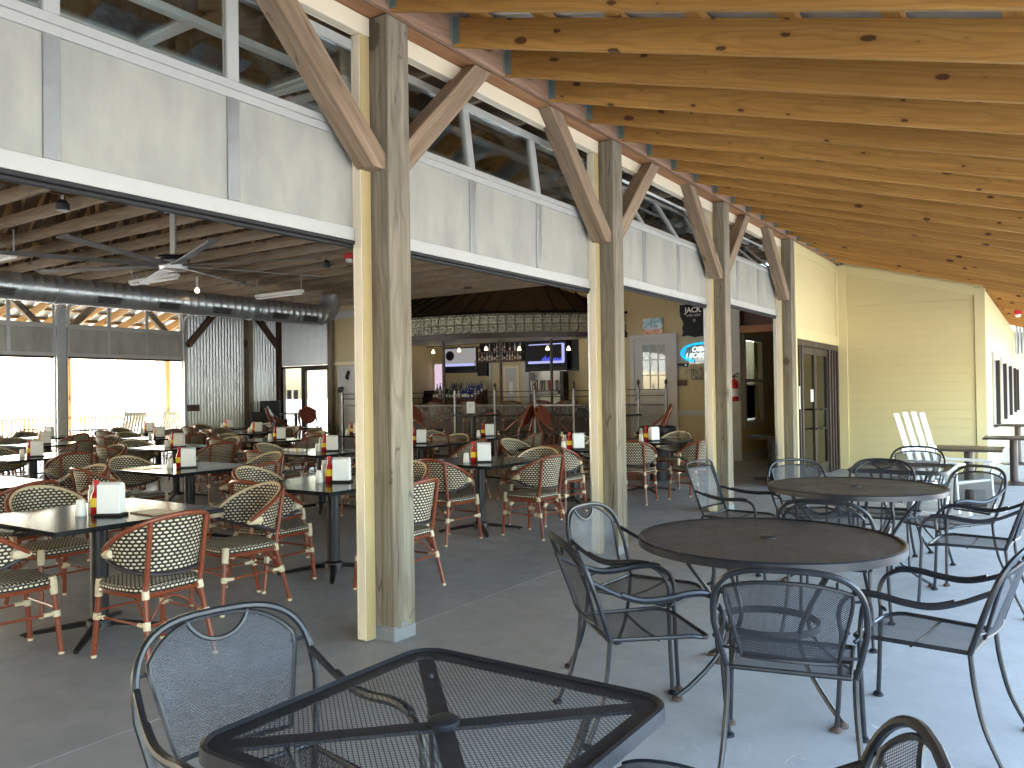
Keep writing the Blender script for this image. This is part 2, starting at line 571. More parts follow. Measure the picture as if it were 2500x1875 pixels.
def mk_tin():
    w = N('pressed_tin', (.5, .5, .38), .25, metal=.85)
    uv = w.n('TexCoord').outputs['UV']
    vo = w.n('TexVoronoi', {'feature': 'F1'}, Vector=uv, Scale=3.2, Randomness=.25)
    n = w.noise(uv, 5, 3, .6, 1.5)
    h = w.math('ADD', vo.outputs['Distance'], n)
    w.bump(h, 1.0, .05)
    w.col(w.mix(w.ramp(n, .35, .7), (.62, .62, .48), (.34, .34, .25)))
    return w.m


M['tin'] = mk_tin()
M['canopy'] = paint('dark_canopy_metal', (.006, .005, .004), .8, .3, 3, spec=.08)
M['brick'] = paint('dark_brick', (.10, .045, .038), .7, .55, 14, dc=(.035, .025, .025))
M['mirror'] = paint('duct_metal', (.44, .47, .48), .36, .3, 5, metal=.75, dc=(.3, .32, .33))

# ================================================================== SETTING
one('ground', MB().box(-400, 400, -400, 400, -.6, -.17), M['ground'], 'pale sandy ground stretching away around the restaurant', 'ground', kind='structure', smooth=False)
one('porch_floor', MB().box(-.16, 4.75, -30, 26, -.16, 0), M['porch_conc'], 'light grey concrete porch floor under the patio furniture', 'floor', kind='structure', smooth=False)
one('dining_floor', MB().box(-14.3, -.166, -30, 18, -.16, 0), M['dining_conc'], 'dark grey concrete dining room floor', 'floor', kind='structure', smooth=False)
one('far_porch_floor', MB().box(-18.4, -14.306, -30, 26, -.16, 0), M['porch_conc'], 'concrete porch floor beyond the far openings', 'floor', kind='structure', smooth=False)

SL = .276                                # roof slope


def zr(x): return 3.72 - SL * x

# ---- porch roof
roof = T('porch_roof', 'open timber porch roof with yellow pine rafters above the patio tables', 'roof', (0, 0, 3.7), kind='structure')
hb = MB()
hb.box(.041, .044, -.045, .045, .02, .19).box(.044, .095, -.0235, -.0205, .0, .17).box(.044, .095, .0205, .0235, .0, .17).box(.044, .10, -.0235, .0235, -.004, -.001)
for zz in (.03, .07, .11, .15):
    for sy in (-.034, .034):
        hb.box(.044, .047, sy - .004, sy + .004, zz - .004, zz + .004)
hm = hb.mesh('hanger', M['hanger'], smooth=False)
for k in range(-3, 37):
    y = .6 * k
    plank('rafter', (.046, y, zr(.046) + .095), (4.72, y, zr(4.72) + .095), .038, .184, M['pine'], roof, bevel=.003)
    h = mesh_obj('hanger', hm, roof)
    h.location = (0, y, .02)
for i, x in enumerate((.25, .72, 1.2, 1.68, 2.16, 2.64, 3.12, 3.6, 4.08, 4.56)):
    for y0, y1 in ((-30, -2.4), (-2.398, 2.7), (2.702, 8.1), (8.102, 13.5), (13.502, 22)):
        b = plank('purlin', (x, y0, zr(x) + .211), (x, y1, zr(x) + .211), .089, .038, M['pine'], roof, bevel=.002, upv=(SL, 0, 1))
b = MB()


def rooffn(u, v):
    y = -30 + 56 * u
    x = -.1 + 4.95 * v
    return (x, y, zr(x) + .245 + .012 * math.sin(y * 2 * PI / .23))


b.grid(1000, 2, rooffn)
b.build('roof_sheet', M['galv'], roof, world=True)
for y0, y1 in ((-3.6, 1.19), (1.194, 5.99), (5.994, 11.94)):
    plank('ledger', (.021, y0, 3.845), (.021, y1, 3.845), .038, .27, M['ledger'], roof, bevel=.004)
plank('eave_beam', (4.55, -30, zr(4.55) - .11), (4.55, 24, zr(4.55) - .11), .14, .2, M['post'], roof)

# ---- posts with braces
PY = [-2.926, 0, 2.926, 5.851, 8.777]
plabel = ['timber post just off the left edge with curved-free knee braces', 'large front timber post with two knee braces and grey painted foot',
          'second timber post from the front, behind the chair with a see-through mesh back', 'third timber post, between the neon sign and the fire extinguisher',
          'last timber post beside the bronze glass double doors']
plabel[0] = 'timber post at the near end of the row, mostly out of view'
W_ = .192
for i, y in enumerate(PY):
    t = T('timber_post', plabel[i], 'post', (-W_ / 2, y + W_ / 2, 0), group='timber posts along the open dining room front')
    plank('shaft', (-W_ / 2, y + W_ / 2, .075), (-W_ / 2, y + W_ / 2, 3.715), W_, W_, M['post'], t, upv=(0, 1, 0), bevel=.006)
    b = MB().box(-W_ - .002, .002, y - .002, y + W_ + .002, .0, .078)
    b.box(-W_ - .0015, .0025, y + .06, y + .11, .0775, .11).box(-W_ - .0015, .0025, y - .0025, y + .03, .0775, .092)
    b.build('painted_foot', M['footpaint'], t, world=True, smooth=False, bevel=.004)
    s = math.sqrt(.5)
    # near-side brace (towards -y) and far-side brace
    a0, a1 = Vector((-.095, y + .0, 2.79)), Vector((-.095, y - .93, 3.72))
    plank('knee_brace', a0, a1, .14, .14, M['brace'], t, skew0=-1, skew1=-1, upv=(0, 0, 1), bevel=.005)
    if i < 4:
        a0, a1 = Vector((-.095, y + W_ + .0, 2.90)), Vector((-.095, y + W_ + .82, 3.72))
        plank('knee_brace', a0, a1, .14, .14, M['brace'], t, skew0=1, skew1=-1, upv=(0, 0, 1), bevel=.005)
    bb = MB()
    for yy, z in ((y - .035, 2.83), (y - .07, 2.85)):
        bb.lathe([(.006, 0), (.006, .004)], (0, 0, 0), 8)
    if i:
        plank('header_beam', (-.1, PY[i - 1] + .1, 3.85), (-.1, y + .098, 3.85), .17, .255, M['header'], t, bevel=.004)
    # jamb boards of the openings on both sides
for i, y in enumerate(PY):
    for sgn, ya, yb in ((-1, y - .085, y - .004), (1, y + W_ + .004, y + W_ + .085)):
        if (i == 0 and sgn < 0) or (i == 4 and sgn > 0): continue
        lab = ['near end post', 'large front post', 'second timber post', 'third timber post', 'last timber post'][i]
        t = T('door_jamb', 'cream jamb board on the %s side of the %s' % ('near' if sgn < 0 else 'far', lab), 'jamb', (-.17, (ya + yb) / 2, 0), group='cream jambs of the overhead doors')
        face = MB().box(-.2, -.143, ya, yb, .012, 3.60)
        q = yb if sgn > 0 else ya
        face.box(-.215, -.2005, min(q, q - sgn * .02), max(q, q - sgn * .02), .012, 3.6)
        face.build('jamb_board', M['cream'], t, world=True, smooth=False, bevel=.003)
        MB().box(-.1425, -.139, ya + .003, yb - .003, .012, 3.6).build('ochre_edge', M['ochre'], t, world=True, smooth=False)
for i in range(4):
    y0, y1 = PY[i] + W_ + .004, PY[i + 1] - .004
    one('header_trim', MB().box(-.2, -.135, y0, y1, 3.603, 3.715).box(-.208, -.2005, y0, y1, 3.603, 3.635), M['cream'],
        'cream head trim over the %s overhead door opening' % ['first', 'second', 'third', 'fourth'][i], 'trim', 'cream head trims of the overhead doors', smooth=False, bevel=.004)


# ---- sectional overhead doors
def door(y0, y1, xf, fac, label, group, stored=3, zoff=0, lean=0):
    t = T('overhead_door', label, 'garage door', (xf, (y0 + y1) / 2, 0), group=group)

    def bx(b, a0, a1, ya, yb, z0, z1):
        xs = sorted((xf - fac * a0, xf - fac * a1))
        b.box(xs[0], xs[1], ya, yb, z0 + zoff, z1 + zoff)
        if lean and z0 > 3.0 and a1 < .2:
            for q in range(len(b.v) - 8, len(b.v)):
                x, y, z = b.v[q]
                dz = max(0, z - 3.03 - zoff)
                b.v[q] = (x - fac * lean * dz * (1 + dz), y, z - dz * lean * .25)
        return b
    n = 3
    pw = (y1 - y0) / n
    sw = .035
    bev = .0025
    kw = dict(world=True, smooth=False)
    bx(MB(), 0, .045, y0, y1, 2.375, 2.452).build('bottom_rail', M['silver'], t, bevel=bev, **kw)
    bx(bx(MB(), -.004, .05, y0, y1, 2.352, 2.3745), .008, .03, y0 + .01, y1 - .01, 2.33, 2.3515).build('rubber_seal', M['blackseal'], t, bevel=.004, **kw)
    bx(bx(MB(), 0, .045, y0, y1, 2.975, 3.018), .006, .045, y0, y1, 3.018, 3.0215).build('lower_top_rail', M['silver'], t, bevel=bev, **kw)
    bx(MB(), 0, .045, y0, y1, 3.022, 3.065).build('upper_bottom_rail', M['silver'], t, bevel=bev, **kw)
    bx(MB(), 0, .045, y0, y1, 3.515, 3.575).build('top_rail', M['silver'], t, bevel=bev, **kw)
    for k in range(n + 1):
        yc = y0 + k * pw
        a, b_ = (yc, yc + sw) if k == 0 else ((yc - sw, yc) if k == n else (yc - sw, yc + sw))
        bx(MB(), 0.0015, .044, a, b_, 2.453, 2.974).build('stile', M['galv'] if 0 < k < n else M['silver'], t, bevel=bev, **kw)
        bx(MB(), 0.0015, .044, a, b_, 3.066, 3.514).build('stile', M['silver'], t, bevel=bev, **kw)
    for k in range(n):
        a, b_ = y0 + k * pw + sw + .001, y0 + (k + 1) * pw - sw - .001
        bx(MB(), .012, .03, a, b_, 2.453, 2.974).build('solid_panel', M['panel'], t, **kw)
        bx(MB(), .018, .024, a, b_, 3.066, 3.514).build('glass_pane', M['glass'], t, **kw)
    # sections parked overhead on the horizontal tracks
    for q in range(stored):
        s0 = .32 + q * .56
        fr = MB(); gl = MB()
        za, zb = 3.45 + q * .022, 3.45 + (q + 1) * .022
        for ss in (s0 + .03, s0 + .52):
            bx(fr, ss - .028, ss + .028, y0, y1, za, za + .04)
        for k in range(n + 1):
            yc = y0 + k * pw
            a, b_ = (yc, yc + sw) if k == 0 else ((yc - sw, yc) if k == n else (yc - sw, yc + sw))
            bx(fr, s0 + .06, s0 + .49, a, b_, za + .001, za + .039)
        f_ = fr.build('stored_section', M['track'], t, **kw)
        bx(MB(), s0 + .06, s0 + .49, y0 + .04, y1 - .04, za + .015, za + .02).build('glass_pane', M['glass'], f_, **kw)
    for s_ in (-1, 1):
        yy = y0 - .035 if s_ < 0 else y1 + .035
        tr = MB()
        pts = [(xf - fac * .03, yy, 3.0), (xf - fac * .03, yy, 3.16), (xf - fac * .06, yy, 3.30), (xf - fac * .14, yy, 3.40), (xf - fac * .28, yy, 3.44), (xf - fac * 2.3, yy, 3.53)]
        for p, q in zip(pts[:-1], pts[1:]):
            tr.beam(p, q, .05, .035, (fac, 0, .3))
        tr.build('curved_track', M['track'], t, **kw)
        v = MB()
        v.box(min(xf - fac * .075, xf - fac * .005), max(xf - fac * .075, xf - fac * .005), yy - .004, yy + .004, .02, 2.99)
        v.box(min(xf - fac * .012, xf - fac * .005), max(xf - fac * .012, xf - fac * .005), yy - .03, yy + .03, .02, 2.99)
        for z in (.4, 1.0, 1.6, 2.2, 2.8):
            v.box(min(xf - fac * .0, xf - fac * .005), max(xf - fac * .0, xf - fac * .005), yy - .012, yy + .012, z, z + .03)
        v.build('wall_track', M['galv'], t, **kw)
        hg = MB()
        hg.beam((xf - fac * 1.2, yy, 3.50), (xf - fac * 1.2, yy, 3.66), .03, .004, (1, 0, 0))
        hg.beam((xf - fac * 1.2, yy, 3.51), (xf - fac * 1.75, yy, 3.66), .03, .004, (0, 1, 0))
        hg.build('track_bracket', M['track'], t, **kw)
    yc = (y0 + y1) / 2
    sh = MB().tube([(xf - fac * .16, y0 - .06, 3.60), (xf - fac * .16, y1 + .06, 3.60)], .016, 8)
    for yy in (y0 + .12, y1 - .12):
        sh.tube([(xf - fac * .16, yy - .09, 3.60), (xf - fac * .16, yy + .09, 3.60)], .045, 12)
    sh.build('spring_shaft', M['track'], t, world=True)
    return t


dl = ['nearest overhead door, cut by the left edge, raised above the front dining tables',
      'second overhead door, between the large front post and the next post, raised',
      'third overhead door, raised in front of the white door with nine panes',
      'fourth overhead door, raised over the passage with the fire extinguisher']
for i in range(4):
    door(PY[i] + W_ + .02, PY[i + 1] - .03, -.2, 1, dl[i], 'overhead doors along the porch front', zoff=(0, .012, .112, .19)[i], lean=(.0, .08, .35, .6)[i])

# ---- dining room roof: deck, trusses
dr = T('dining_roof', 'dark gabled dining room roof with orange pine decking above the trusses', 'roof', (-7.1, 4, 3.7), kind='structure')
for x0, x1, sg in ((-.02, -7.1, 1), (-7.1, -14.2, -1)):
    nb = 24
    for k in range(nb):
        a, c = x0 + (x1 - x0) * k / nb, x0 + (x1 - x0) * (k + 1) / nb - (-.004)
        zf = lambda x: 4.0 + SL * (-x if sg > 0 else (x + 14.2))
        MB().prism([(a, zf(a)), (c, zf(c)), (c, zf(c) + .03), (a, zf(a) + .03)], lambda p, s_: (p[0], -30 if s_ == 0 else 18, p[1])).build('deck_board', M['deck_board'], dr, world=True, smooth=False)
    MB().prism([(x0, zf(x0) + .04), (x1, zf(x1) + .04), (x1, zf(x1) + .07), (x0, zf(x0) + .07)], lambda p, s_: (p[0], -30 if s_ == 0 else 18, p[1])).build('roof_sheet', M['galv'], dr, world=True, smooth=False)
TG = 'roof trusses spanning the dining room'
TO = 'first second third fourth fifth sixth seventh eighth ninth tenth eleventh twelfth thirteenth fourteenth fifteenth sixteenth seventeenth eighteenth nineteenth twentieth'.split()
tr0 = T('roof_truss', 'first grey-brown roof truss from the near end of the dining room', 'truss', (-7.1, 0, 3.62), group=TG)
plank('bottom_chord', (-.25, 0, 3.69), (-14.0, 0, 3.69), .038, .14, M['truss'], tr0, bevel=0)
for x0, sg in ((-.25, 1), (-14.0, -1)):
    plank('top_chord', (x0, 0, 3.90), (-7.1 - .02 * sg * -1, 0, 3.90 + SL * 6.85), .038, .14, M['truss'], tr0, bevel=0)
for sg in (1, -1):
    X = lambda d: -7.125 + sg * (6.87 - d)
    zt = lambda d: 3.83 + SL * d
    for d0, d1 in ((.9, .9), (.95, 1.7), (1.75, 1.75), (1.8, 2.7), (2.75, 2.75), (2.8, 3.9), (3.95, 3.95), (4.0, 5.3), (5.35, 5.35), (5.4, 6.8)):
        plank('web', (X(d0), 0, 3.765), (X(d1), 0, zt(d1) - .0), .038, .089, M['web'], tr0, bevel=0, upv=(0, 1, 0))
for k in range(-8, 12):
    c = tr0 if k == -8 else copy_tree(tr0)
    c.location.y = 3.68 + .6 * k
    c['label'] = '%s grey-brown roof truss from the near end of the dining room' % TO[k + 8]
pb = MB()
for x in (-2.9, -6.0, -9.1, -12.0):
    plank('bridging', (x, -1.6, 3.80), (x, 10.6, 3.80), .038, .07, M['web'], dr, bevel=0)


# ---- clapboard walls
def clap(t, x0, x1fn, y, z0, z1, m, ex=.155, face=-1, name='siding_board'):
    z = z0
    while z < z1 - .02:
        zt_ = min(z + ex - .008, z1)
        xa, xb = x1fn(z), x1fn(zt_)
        if xb <= x0 + .02: break
        th = .017
        b = MB()
        n = len(b.v)
        b.v += [(x0, y, z), (xa, y, z), (xb, y, zt_), (x0, y, zt_), (x0, y + face * th, z), (xa, y + face * th, z), (xb, y + face * .002, zt_), (x0, y + face * .002, zt_)]
        for f in ((0, 1, 2, 3), (7, 6, 5, 4), (0, 4, 5, 1), (1, 5, 6, 2), (2, 6, 7, 3), (3, 7, 4, 0)): b.f.append(f)
        b.build(name, m, t, world=True, smooth=False)
        z += ex


yw = T('yellow_wall', 'yellow clapboard end wall of the porch with sloping top', 'wall', (1.15, 12, 0))
MB().prism([(0, 0), (2.28, 0), (2.28, zr(2.28) + .05), (0, zr(0) + .05)], lambda p, s_: (p[0], 11.98 + .13 * s_, p[1])).build('wall_core', M['yellow'], yw, world=True, smooth=False)
clap(yw, .145, lambda z: 2.15, 11.979, .15, 3.0, M['yellow'])
clap(yw, .145, lambda z: min(2.15, (3.56 - z) / SL), 11.979, 2.94, 3.5, M['yellow'])
MB().box(-.03, .142, 11.945, 11.979, .0, 3.70).build('corner_board', M['yellow_trim'], yw, world=True, smooth=False, bevel=.003)
MB().box(2.153, 2.30, 11.945, 11.979, .0, zr(2.3) + .02).build('corner_board', M['yellow_trim'], yw, world=True, smooth=False, bevel=.003)
MB().box(.145, 2.15, 11.95, 11.979, .0, .147).build('skirt_board', M['yellow_trim'], yw, world=True, smooth=False, bevel=.003)
MB().prism([(.144, 3.54), (2.152, 3.54 - SL * 2.0), (2.152, 3.735 - SL * 2.15), (.144, 3.735 - SL * .15)], lambda p, s_: (p[0], 11.947 + .03 * s_, p[1])).build('frieze_board', M['yellow_trim'], yw, world=True, smooth=False)
sx = T('side_wall', 'bright side wall with tall windows running away past the yellow wall corner', 'wall', (2.29, 18, 0))
wins = [13.25, 15.95, 18.65, 21.35, 23.4]
prev = 11.98
ztop = zr(2.3)
for w in wins:
    MB().box(2.14, 2.29, prev, w - .35, 0, ztop).build('wall_section', M['yellow'], sx, world=True, smooth=False)
    MB().box(2.14, 2.29, w - .35, w + .85, 0, .75).build('wall_section', M['yellow'], sx, world=True, smooth=False)
    MB().box(2.14, 2.29, w - .35, w + .85, 2.08, ztop).build('wall_section', M['yellow'], sx, world=True, smooth=False)
    wd = MB().box(2.20, 2.33, w - .44, w - .351, .70, 2.16).box(2.20, 2.33, w + .851, w + .94, .70, 2.16).box(2.20, 2.33, w - .35, w + .85, 2.081, 2.16).box(2.20, 2.36, w - .44, w + .94, .66, .699).build('window_frame', M['white'], sx, world=True, smooth=False)
    MB().box(2.225, 2.232, w - .35, w + .85, .751, 2.079).build('window_pane', M['dark_glass'], wd, world=True, smooth=False)
    MB().box(2.215, 2.30, w + .21, w + .29, .751, 2.079).build('mullion', M['bronze'], wd, world=True, smooth=False)
    MB().box(2.331, 2.40, w + .86, w + .93, .75, 1.95).build('dark_reveal_fin', M['bronze'], wd, world=True, smooth=False)  # dark fin standing in for the shaded far reveal of the window
    MB().box(2.16, 2.165, w - .35, w + .85, .75, 2.08).build('dark_room_sheet', M['screen_black'], wd, world=True, smooth=False)  # black sheet standing in for the unlit room behind the glass
    prev = w + .85
MB().box(2.14, 2.29, prev, 26, 0, ztop).build('wall_section', M['yellow'], sx, world=True, smooth=False)
MB().box(2.288, 2.31, 11.946, 12.11, 0, ztop + .015).build('corner_board', M['yellow_trim'], sx, world=True, smooth=False)
MB().box(2.292, 2.31, 12.112, 26, ztop - .2, ztop - .02).build('frieze_board', M['yellow_trim'], sx, world=True, smooth=False)
MB().box(2.292, 2.315, 12.112, 26, .0, .2).build('skirt_board', M['yellow_trim'], sx, world=True, smooth=False)


def corr(t, name, p0, p1, z0, z1, per=.088, amp=.019, m=None, nrm=(0, -1, 0)):
    p0, p1 = Vector(p0), Vector(p1)
    L = (p1 - p0).length
    nn = max(8, int(L / per * 6))
    nr = Vector(nrm)

    def fn(u, v):
        q = p0 + (p1 - p0) * u + nr * (amp * math.sin(u * L / per * 2 * PI))
        return (q.x, q.y, z0 + (z1 - z0) * v)
    return MB().grid(nn, 1, fn).build(name, m or M['galv'], t, world=True, ang=80)


ce = T('corrugated_wall', 'grey corrugated metal gable at the far end of the porch', 'wall', (3.4, 24.6, 0))
corr(ce, 'metal_sheet', (2.3, 24.6, 0), (4.7, 24.6, 0), 2.42, 3.3)
MB().box(2.3, 4.7, 24.62, 24.7, 0, 3.3).build('backing', M['white'], ce, world=True, smooth=False)

# ---- yellow panel and bronze double doors between the last post and the yellow wall
pw = T('entry_panel', 'smooth bright yellow panel above the bronze glass double doors', 'wall', (-.06, 10.5, 0))
MB().box(-.12, -.02, 8.99, 11.94, 2.24, 3.72).build('panel_board', M['yellow'], pw, world=True, smooth=False)
MB().box(-.0195, .005, 11.80, 11.94, 2.235, 3.68).build('edge_board', M['yellow_trim'], pw, world=True, smooth=False, bevel=.003)
MB().box(-.0195, .005, 8.99, 9.06, .0, 3.68).build('edge_board', M['yellow_trim'], pw, world=True, smooth=False, bevel=.003)
MB().box(-.0195, .0, 9.062, 11.798, 2.235, 2.40).build('edge_board', M['yellow_trim'], pw, world=True, smooth=False, bevel=.003)
MB().box(-.0195, .0, 9.062, 11.798, 3.55, 3.68).build('edge_board', M['yellow_trim'], pw, world=True, smooth=False, bevel=.003)
dd = T('double_door', 'bronze framed glass double doors with loop pull handles beside the yellow wall', 'door', (-.06, 10.4, 0))
MB().box(-.11, -.01, 9.065, 11.93, 2.14, 2.233).build('door_head', M['bronze'], dd, world=True, smooth=False, bevel=.003)
for a, c in ((9.065, 9.13), (9.22, 9.27), (9.36, 9.44), (11.2, 11.28), (11.42, 11.48), (11.62, 11.68), (11.86, 11.93)):
    MB().box(-.105, -.005, a, c, .0, 2.138).build('door_jamb', M['bronze'], dd, world=True, smooth=False, bevel=.003)
for a, c in ((9.131, 9.219), (9.271, 9.359), (11.281, 11.419), (11.481, 11.619), (11.681, 11.859)):
    MB().box(-.09, -.05, a, c, .0, 2.137).build('jamb_infill', M['blackseal'], dd, world=True, smooth=False)
for a, c, hs in ((9.445, 10.31, 1), (10.32, 11.195, -1)):
    lf = MB().box(-.08, -.035, a, a + .07, .01, 2.13).box(-.08, -.035, c - .07, c, .01, 2.13).box(-.08, -.035, a + .0705, c - .0705, 2.02, 2.13).box(-.08, -.035, a + .0705, c - .0705, .01, .20)
    leaf = lf.build('door_leaf', M['bronze'], dd, world=True, smooth=False)
    MB().box(-.062, -.055, a + .071, c - .071, .201, 2.019).build('glass_pane', M['dark_glass'], leaf, world=True, smooth=False)
    yh = c - .035 if hs > 0 else a + .035
    y2 = yh - hs * .36
    MB().tube([(-.034, yh, 1.12), (.035, yh, 1.12), (.035, y2, 1.12), (.035, y2, .80), (.035, yh, .80), (-.034, yh, .80)], .013, 8).build('pull_handle', M['blackplastic'], leaf, world=True)
MB().box(-.004, -.001, 9.14, 9.20, 1.15, 1.5).build('notice', M['white'], dd, world=True, smooth=False)
MB().box(-.054, -.05, 10.05, 10.22, 1.25, 1.45).build('notice', M['white'], dd, world=True, smooth=False)

# ---- inner back wall (bar wall), passage and end walls
bw = T('bar_wall', 'dull yellow board wall behind the bar and the white door', 'wall', (-6.6, 13.65, 0))
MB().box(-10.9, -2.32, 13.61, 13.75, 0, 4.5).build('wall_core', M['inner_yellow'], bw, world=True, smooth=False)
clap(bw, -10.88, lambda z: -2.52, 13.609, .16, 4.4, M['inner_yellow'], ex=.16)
MB().box(-2.515, -2.32, 13.57, 13.609, 0, 4.4).build('corner_board', M['greywhite'], bw, world=True, smooth=False, bevel=.003)
MB().box(-3.8, -2.53, 13.575, 13.6, .89, 1.03).build('chair_rail', M['greywhite'], bw, world=True, smooth=False, bevel=.003)
MB().box(-3.78, -2.53, 13.575, 13.596, 0, .15).build('skirting', M['greywhite'], bw, world=True, smooth=False)
MB().box(-10.99, -10.905, 11.0, 13.75, 0, 4.5).build('return_wall', M['inner_yellow'], bw, world=True, smooth=False)
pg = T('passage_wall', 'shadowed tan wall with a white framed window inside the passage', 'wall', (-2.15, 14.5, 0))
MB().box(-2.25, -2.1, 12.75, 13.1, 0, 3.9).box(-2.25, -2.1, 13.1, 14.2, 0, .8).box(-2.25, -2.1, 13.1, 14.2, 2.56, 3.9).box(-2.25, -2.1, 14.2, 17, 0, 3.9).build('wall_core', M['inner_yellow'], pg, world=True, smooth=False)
MB().box(-2.098, -2.08, 12.75, 17, 0, .17).build('skirting', M['greywhite'], pg, world=True, smooth=False)
MB().box(-2.255, -2.085, 12.735, 12.749, 0, 3.88).build('corner_board', M['white_dull'], pg, world=True, smooth=False)
wf = MB().box(-2.12, -2.075, 12.98, 13.1, .68, 2.62).box(-2.12, -2.075, 14.2, 14.32, .68, 2.62).box(-2.12, -2.075, 13.1, 14.2, 2.50, 2.62).box(-2.12, -2.075, 13.1, 14.2, .68, .80).box(-2.14, -2.09, 13.1, 14.2, 1.62, 1.69).build('window_frame', M['greywhite'], pg, world=True, smooth=False)
MB().box(-2.16, -2.15, 13.1, 14.2, .8, 1.62).build('window_pane', M['dark_glass'], wf, world=True, smooth=False)
MB().box(-2.17, -2.163, 13.1, 14.2, 1.69, 2.5).build('window_pane', M['dark_glass'], wf, world=True, smooth=False)
cu = MB().grid(40, 6, lambda u, v: (-2.2 + .02 * math.sin(u * 38), 13.25 + .8 * u, .85 + .72 * v)).build('lace_curtain', M['white_dull'], pg, world=True)
MB().box(-2.1, -.02, 16.9, 17, 0, 3.9).build('end_wall', M['inner_yellow'], pg, world=True, smooth=False)
MB().box(-.12, -.0, 12.12, 17, 0, 3.7).build('side_wall', M['inner_yellow'], pg, world=True, smooth=False)
plank('lintel_beam', (-2.09, 12.82, 2.70), (-.13, 12.82, 2.70), .14, .14, M['header'], pg)
MB().box(-2.1, -.02, 12.90, 17, 2.78, 2.84).build('passage_ceiling', M['brown_wood'], pg, world=True, smooth=False)
MB().box(-2.1, -.13, 12.86, 12.89, 2.785, 3.9).build('dark_bulkhead', M['brown_wood'], pg, world=True, smooth=False)
kd = T('glass_cooler_door', 'dark glass door at the end of the passage', 'door', (-1.4, 16.85, 0))
MB().box(-1.95, -1.86, 16.85, 16.895, 0, 2.2).box(-1.0, -.91, 16.85, 16.895, 0, 2.2).box(-1.86, -1.0, 16.85, 16.895, 2.1, 2.2).build('door_frame', M['greywhite'], kd, world=True, smooth=False)
MB().box(-1.858, -1.002, 16.86, 16.88, .02, 2.098).build('door_glass', M['screen_black'], kd, world=True, smooth=False)

ew = T('end_wall', 'corrugated metal and yellow end wall around the far glass doors', 'wall', (-12.5, 11, 0))
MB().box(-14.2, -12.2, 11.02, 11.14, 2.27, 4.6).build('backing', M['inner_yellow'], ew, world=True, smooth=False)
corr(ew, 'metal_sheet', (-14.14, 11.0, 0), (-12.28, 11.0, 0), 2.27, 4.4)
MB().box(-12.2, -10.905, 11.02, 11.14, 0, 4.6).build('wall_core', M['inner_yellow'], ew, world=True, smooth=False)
plank('corner_post', (-12.12, 10.98, 0), (-12.12, 10.98, 3.6), .14, .14, M['post'], ew, upv=(0, 1, 0))
MB().box(-12.04, -10.92, 10.985, 11.018, 2.24, 2.32).build('ledge_trim', M['cream'], ew, world=True, smooth=False)
MB().box(-11.9, -10.95, 10.975, 11.015, .02, 2.2).build('blank_door', M['greywhite'], ew, world=True, smooth=False)
MB().box(-12.03, -11.0, 10.99, 11.017, 3.42, 3.6).build('ledge_trim', M['greywhite'], ew, world=True, smooth=False)
hk = MB().tube([(-11.52, 10.97, 2.06), (-11.5, 10.93, 2.03), (-11.52, 10.92, 1.97), (-11.55, 10.93, 1.92), (-11.52, 10.97, 1.88)], .035, 8).build('door_hook', M['blackplastic'], ew, world=True)
gd = T('glass_entrance', 'sunlit glass door with two paper notices in the far corner', 'door', (-13.6, 11, 0))
for a, c in ((-14.1, -13.98), (-13.27, -13.12), (-12.3, -12.21)):
    MB().box(a, c, 10.98, 11.06, 0, 2.26).build('door_stile', M['bronze'], gd, world=True, smooth=False)
MB().box(-13.98, -13.27, 10.98, 11.06, 2.2, 2.26).box(-13.12, -12.3, 10.98, 11.06, 2.13, 2.26).build('door_head', M['bronze'], gd, world=True, smooth=False)
MB().box(-13.98, -13.27, 11.0, 11.05, .0, .2).box(-13.12, -12.3, 11.0, 11.05, 0, .2).build('door_bottom_rail', M['bronze'], gd, world=True, smooth=False)
MB().box(-13.979, -13.271, 11.02, 11.026, .201, 2.199).box(-13.119, -12.301, 11.02, 11.026, .201, 2.129).build('glass_pane', M['glass'], gd, world=True, smooth=False)
MB().box(-13.86, -13.68, 11.0, 11.004, 1.38, 1.63).build('notice', M['clear'], gd, world=True, smooth=False)
MB().box(-13.6, -13.42, 11.0, 11.004, 1.38, 1.63).build('notice', M['clear'], gd, world=True, smooth=False)

cw = T('corrugated_side_wall', 'galvanised corrugated wall between the far opening and the corner doors', 'wall', (-14.2, 9.6, 0))
corr(cw, 'metal_sheet', (-14.2, 8.2, 0), (-14.2, 9.87, 0), 0, 3.7, nrm=(1, 0, 0))
corr(cw, 'metal_sheet', (-14.2, 10.09, 0), (-14.2, 11.0, 0), 0, 3.7, nrm=(1, 0, 0))
MB().box(-14.4, -14.22, 8.2, 11.0, 0, 4.2).build('backing', M['inner_yellow'], cw, world=True, smooth=False)
plank('wall_post', (-14.13, 9.98, 0), (-14.13, 9.98, 3.62), .2, .14, M['post'], cw, upv=(0, 1, 0))
plank('wall_post', (-14.12, 10.98, 0), (-14.12, 10.98, 3.62), .12, .14, M['brown_wood'], cw, upv=(0, 1, 0))
plank('knee_brace', (-14.12, 8.2, 2.72), (-14.12, 9.0, 3.6), .12, .13, M['brown_wood'], cw)
plank('knee_brace', (-14.12, 10.95, 2.78), (-14.12, 10.2, 3.6), .12, .13, M['brown_wood'], cw)
one('wall_plaque', MB().box(-14.187, -14.165, 8.21, 8.55, 1.13, 1.29), M['brown_wood'], 'small brown plaque low on the corrugated wall near the window opening', 'sign', smooth=False, bevel=.004)

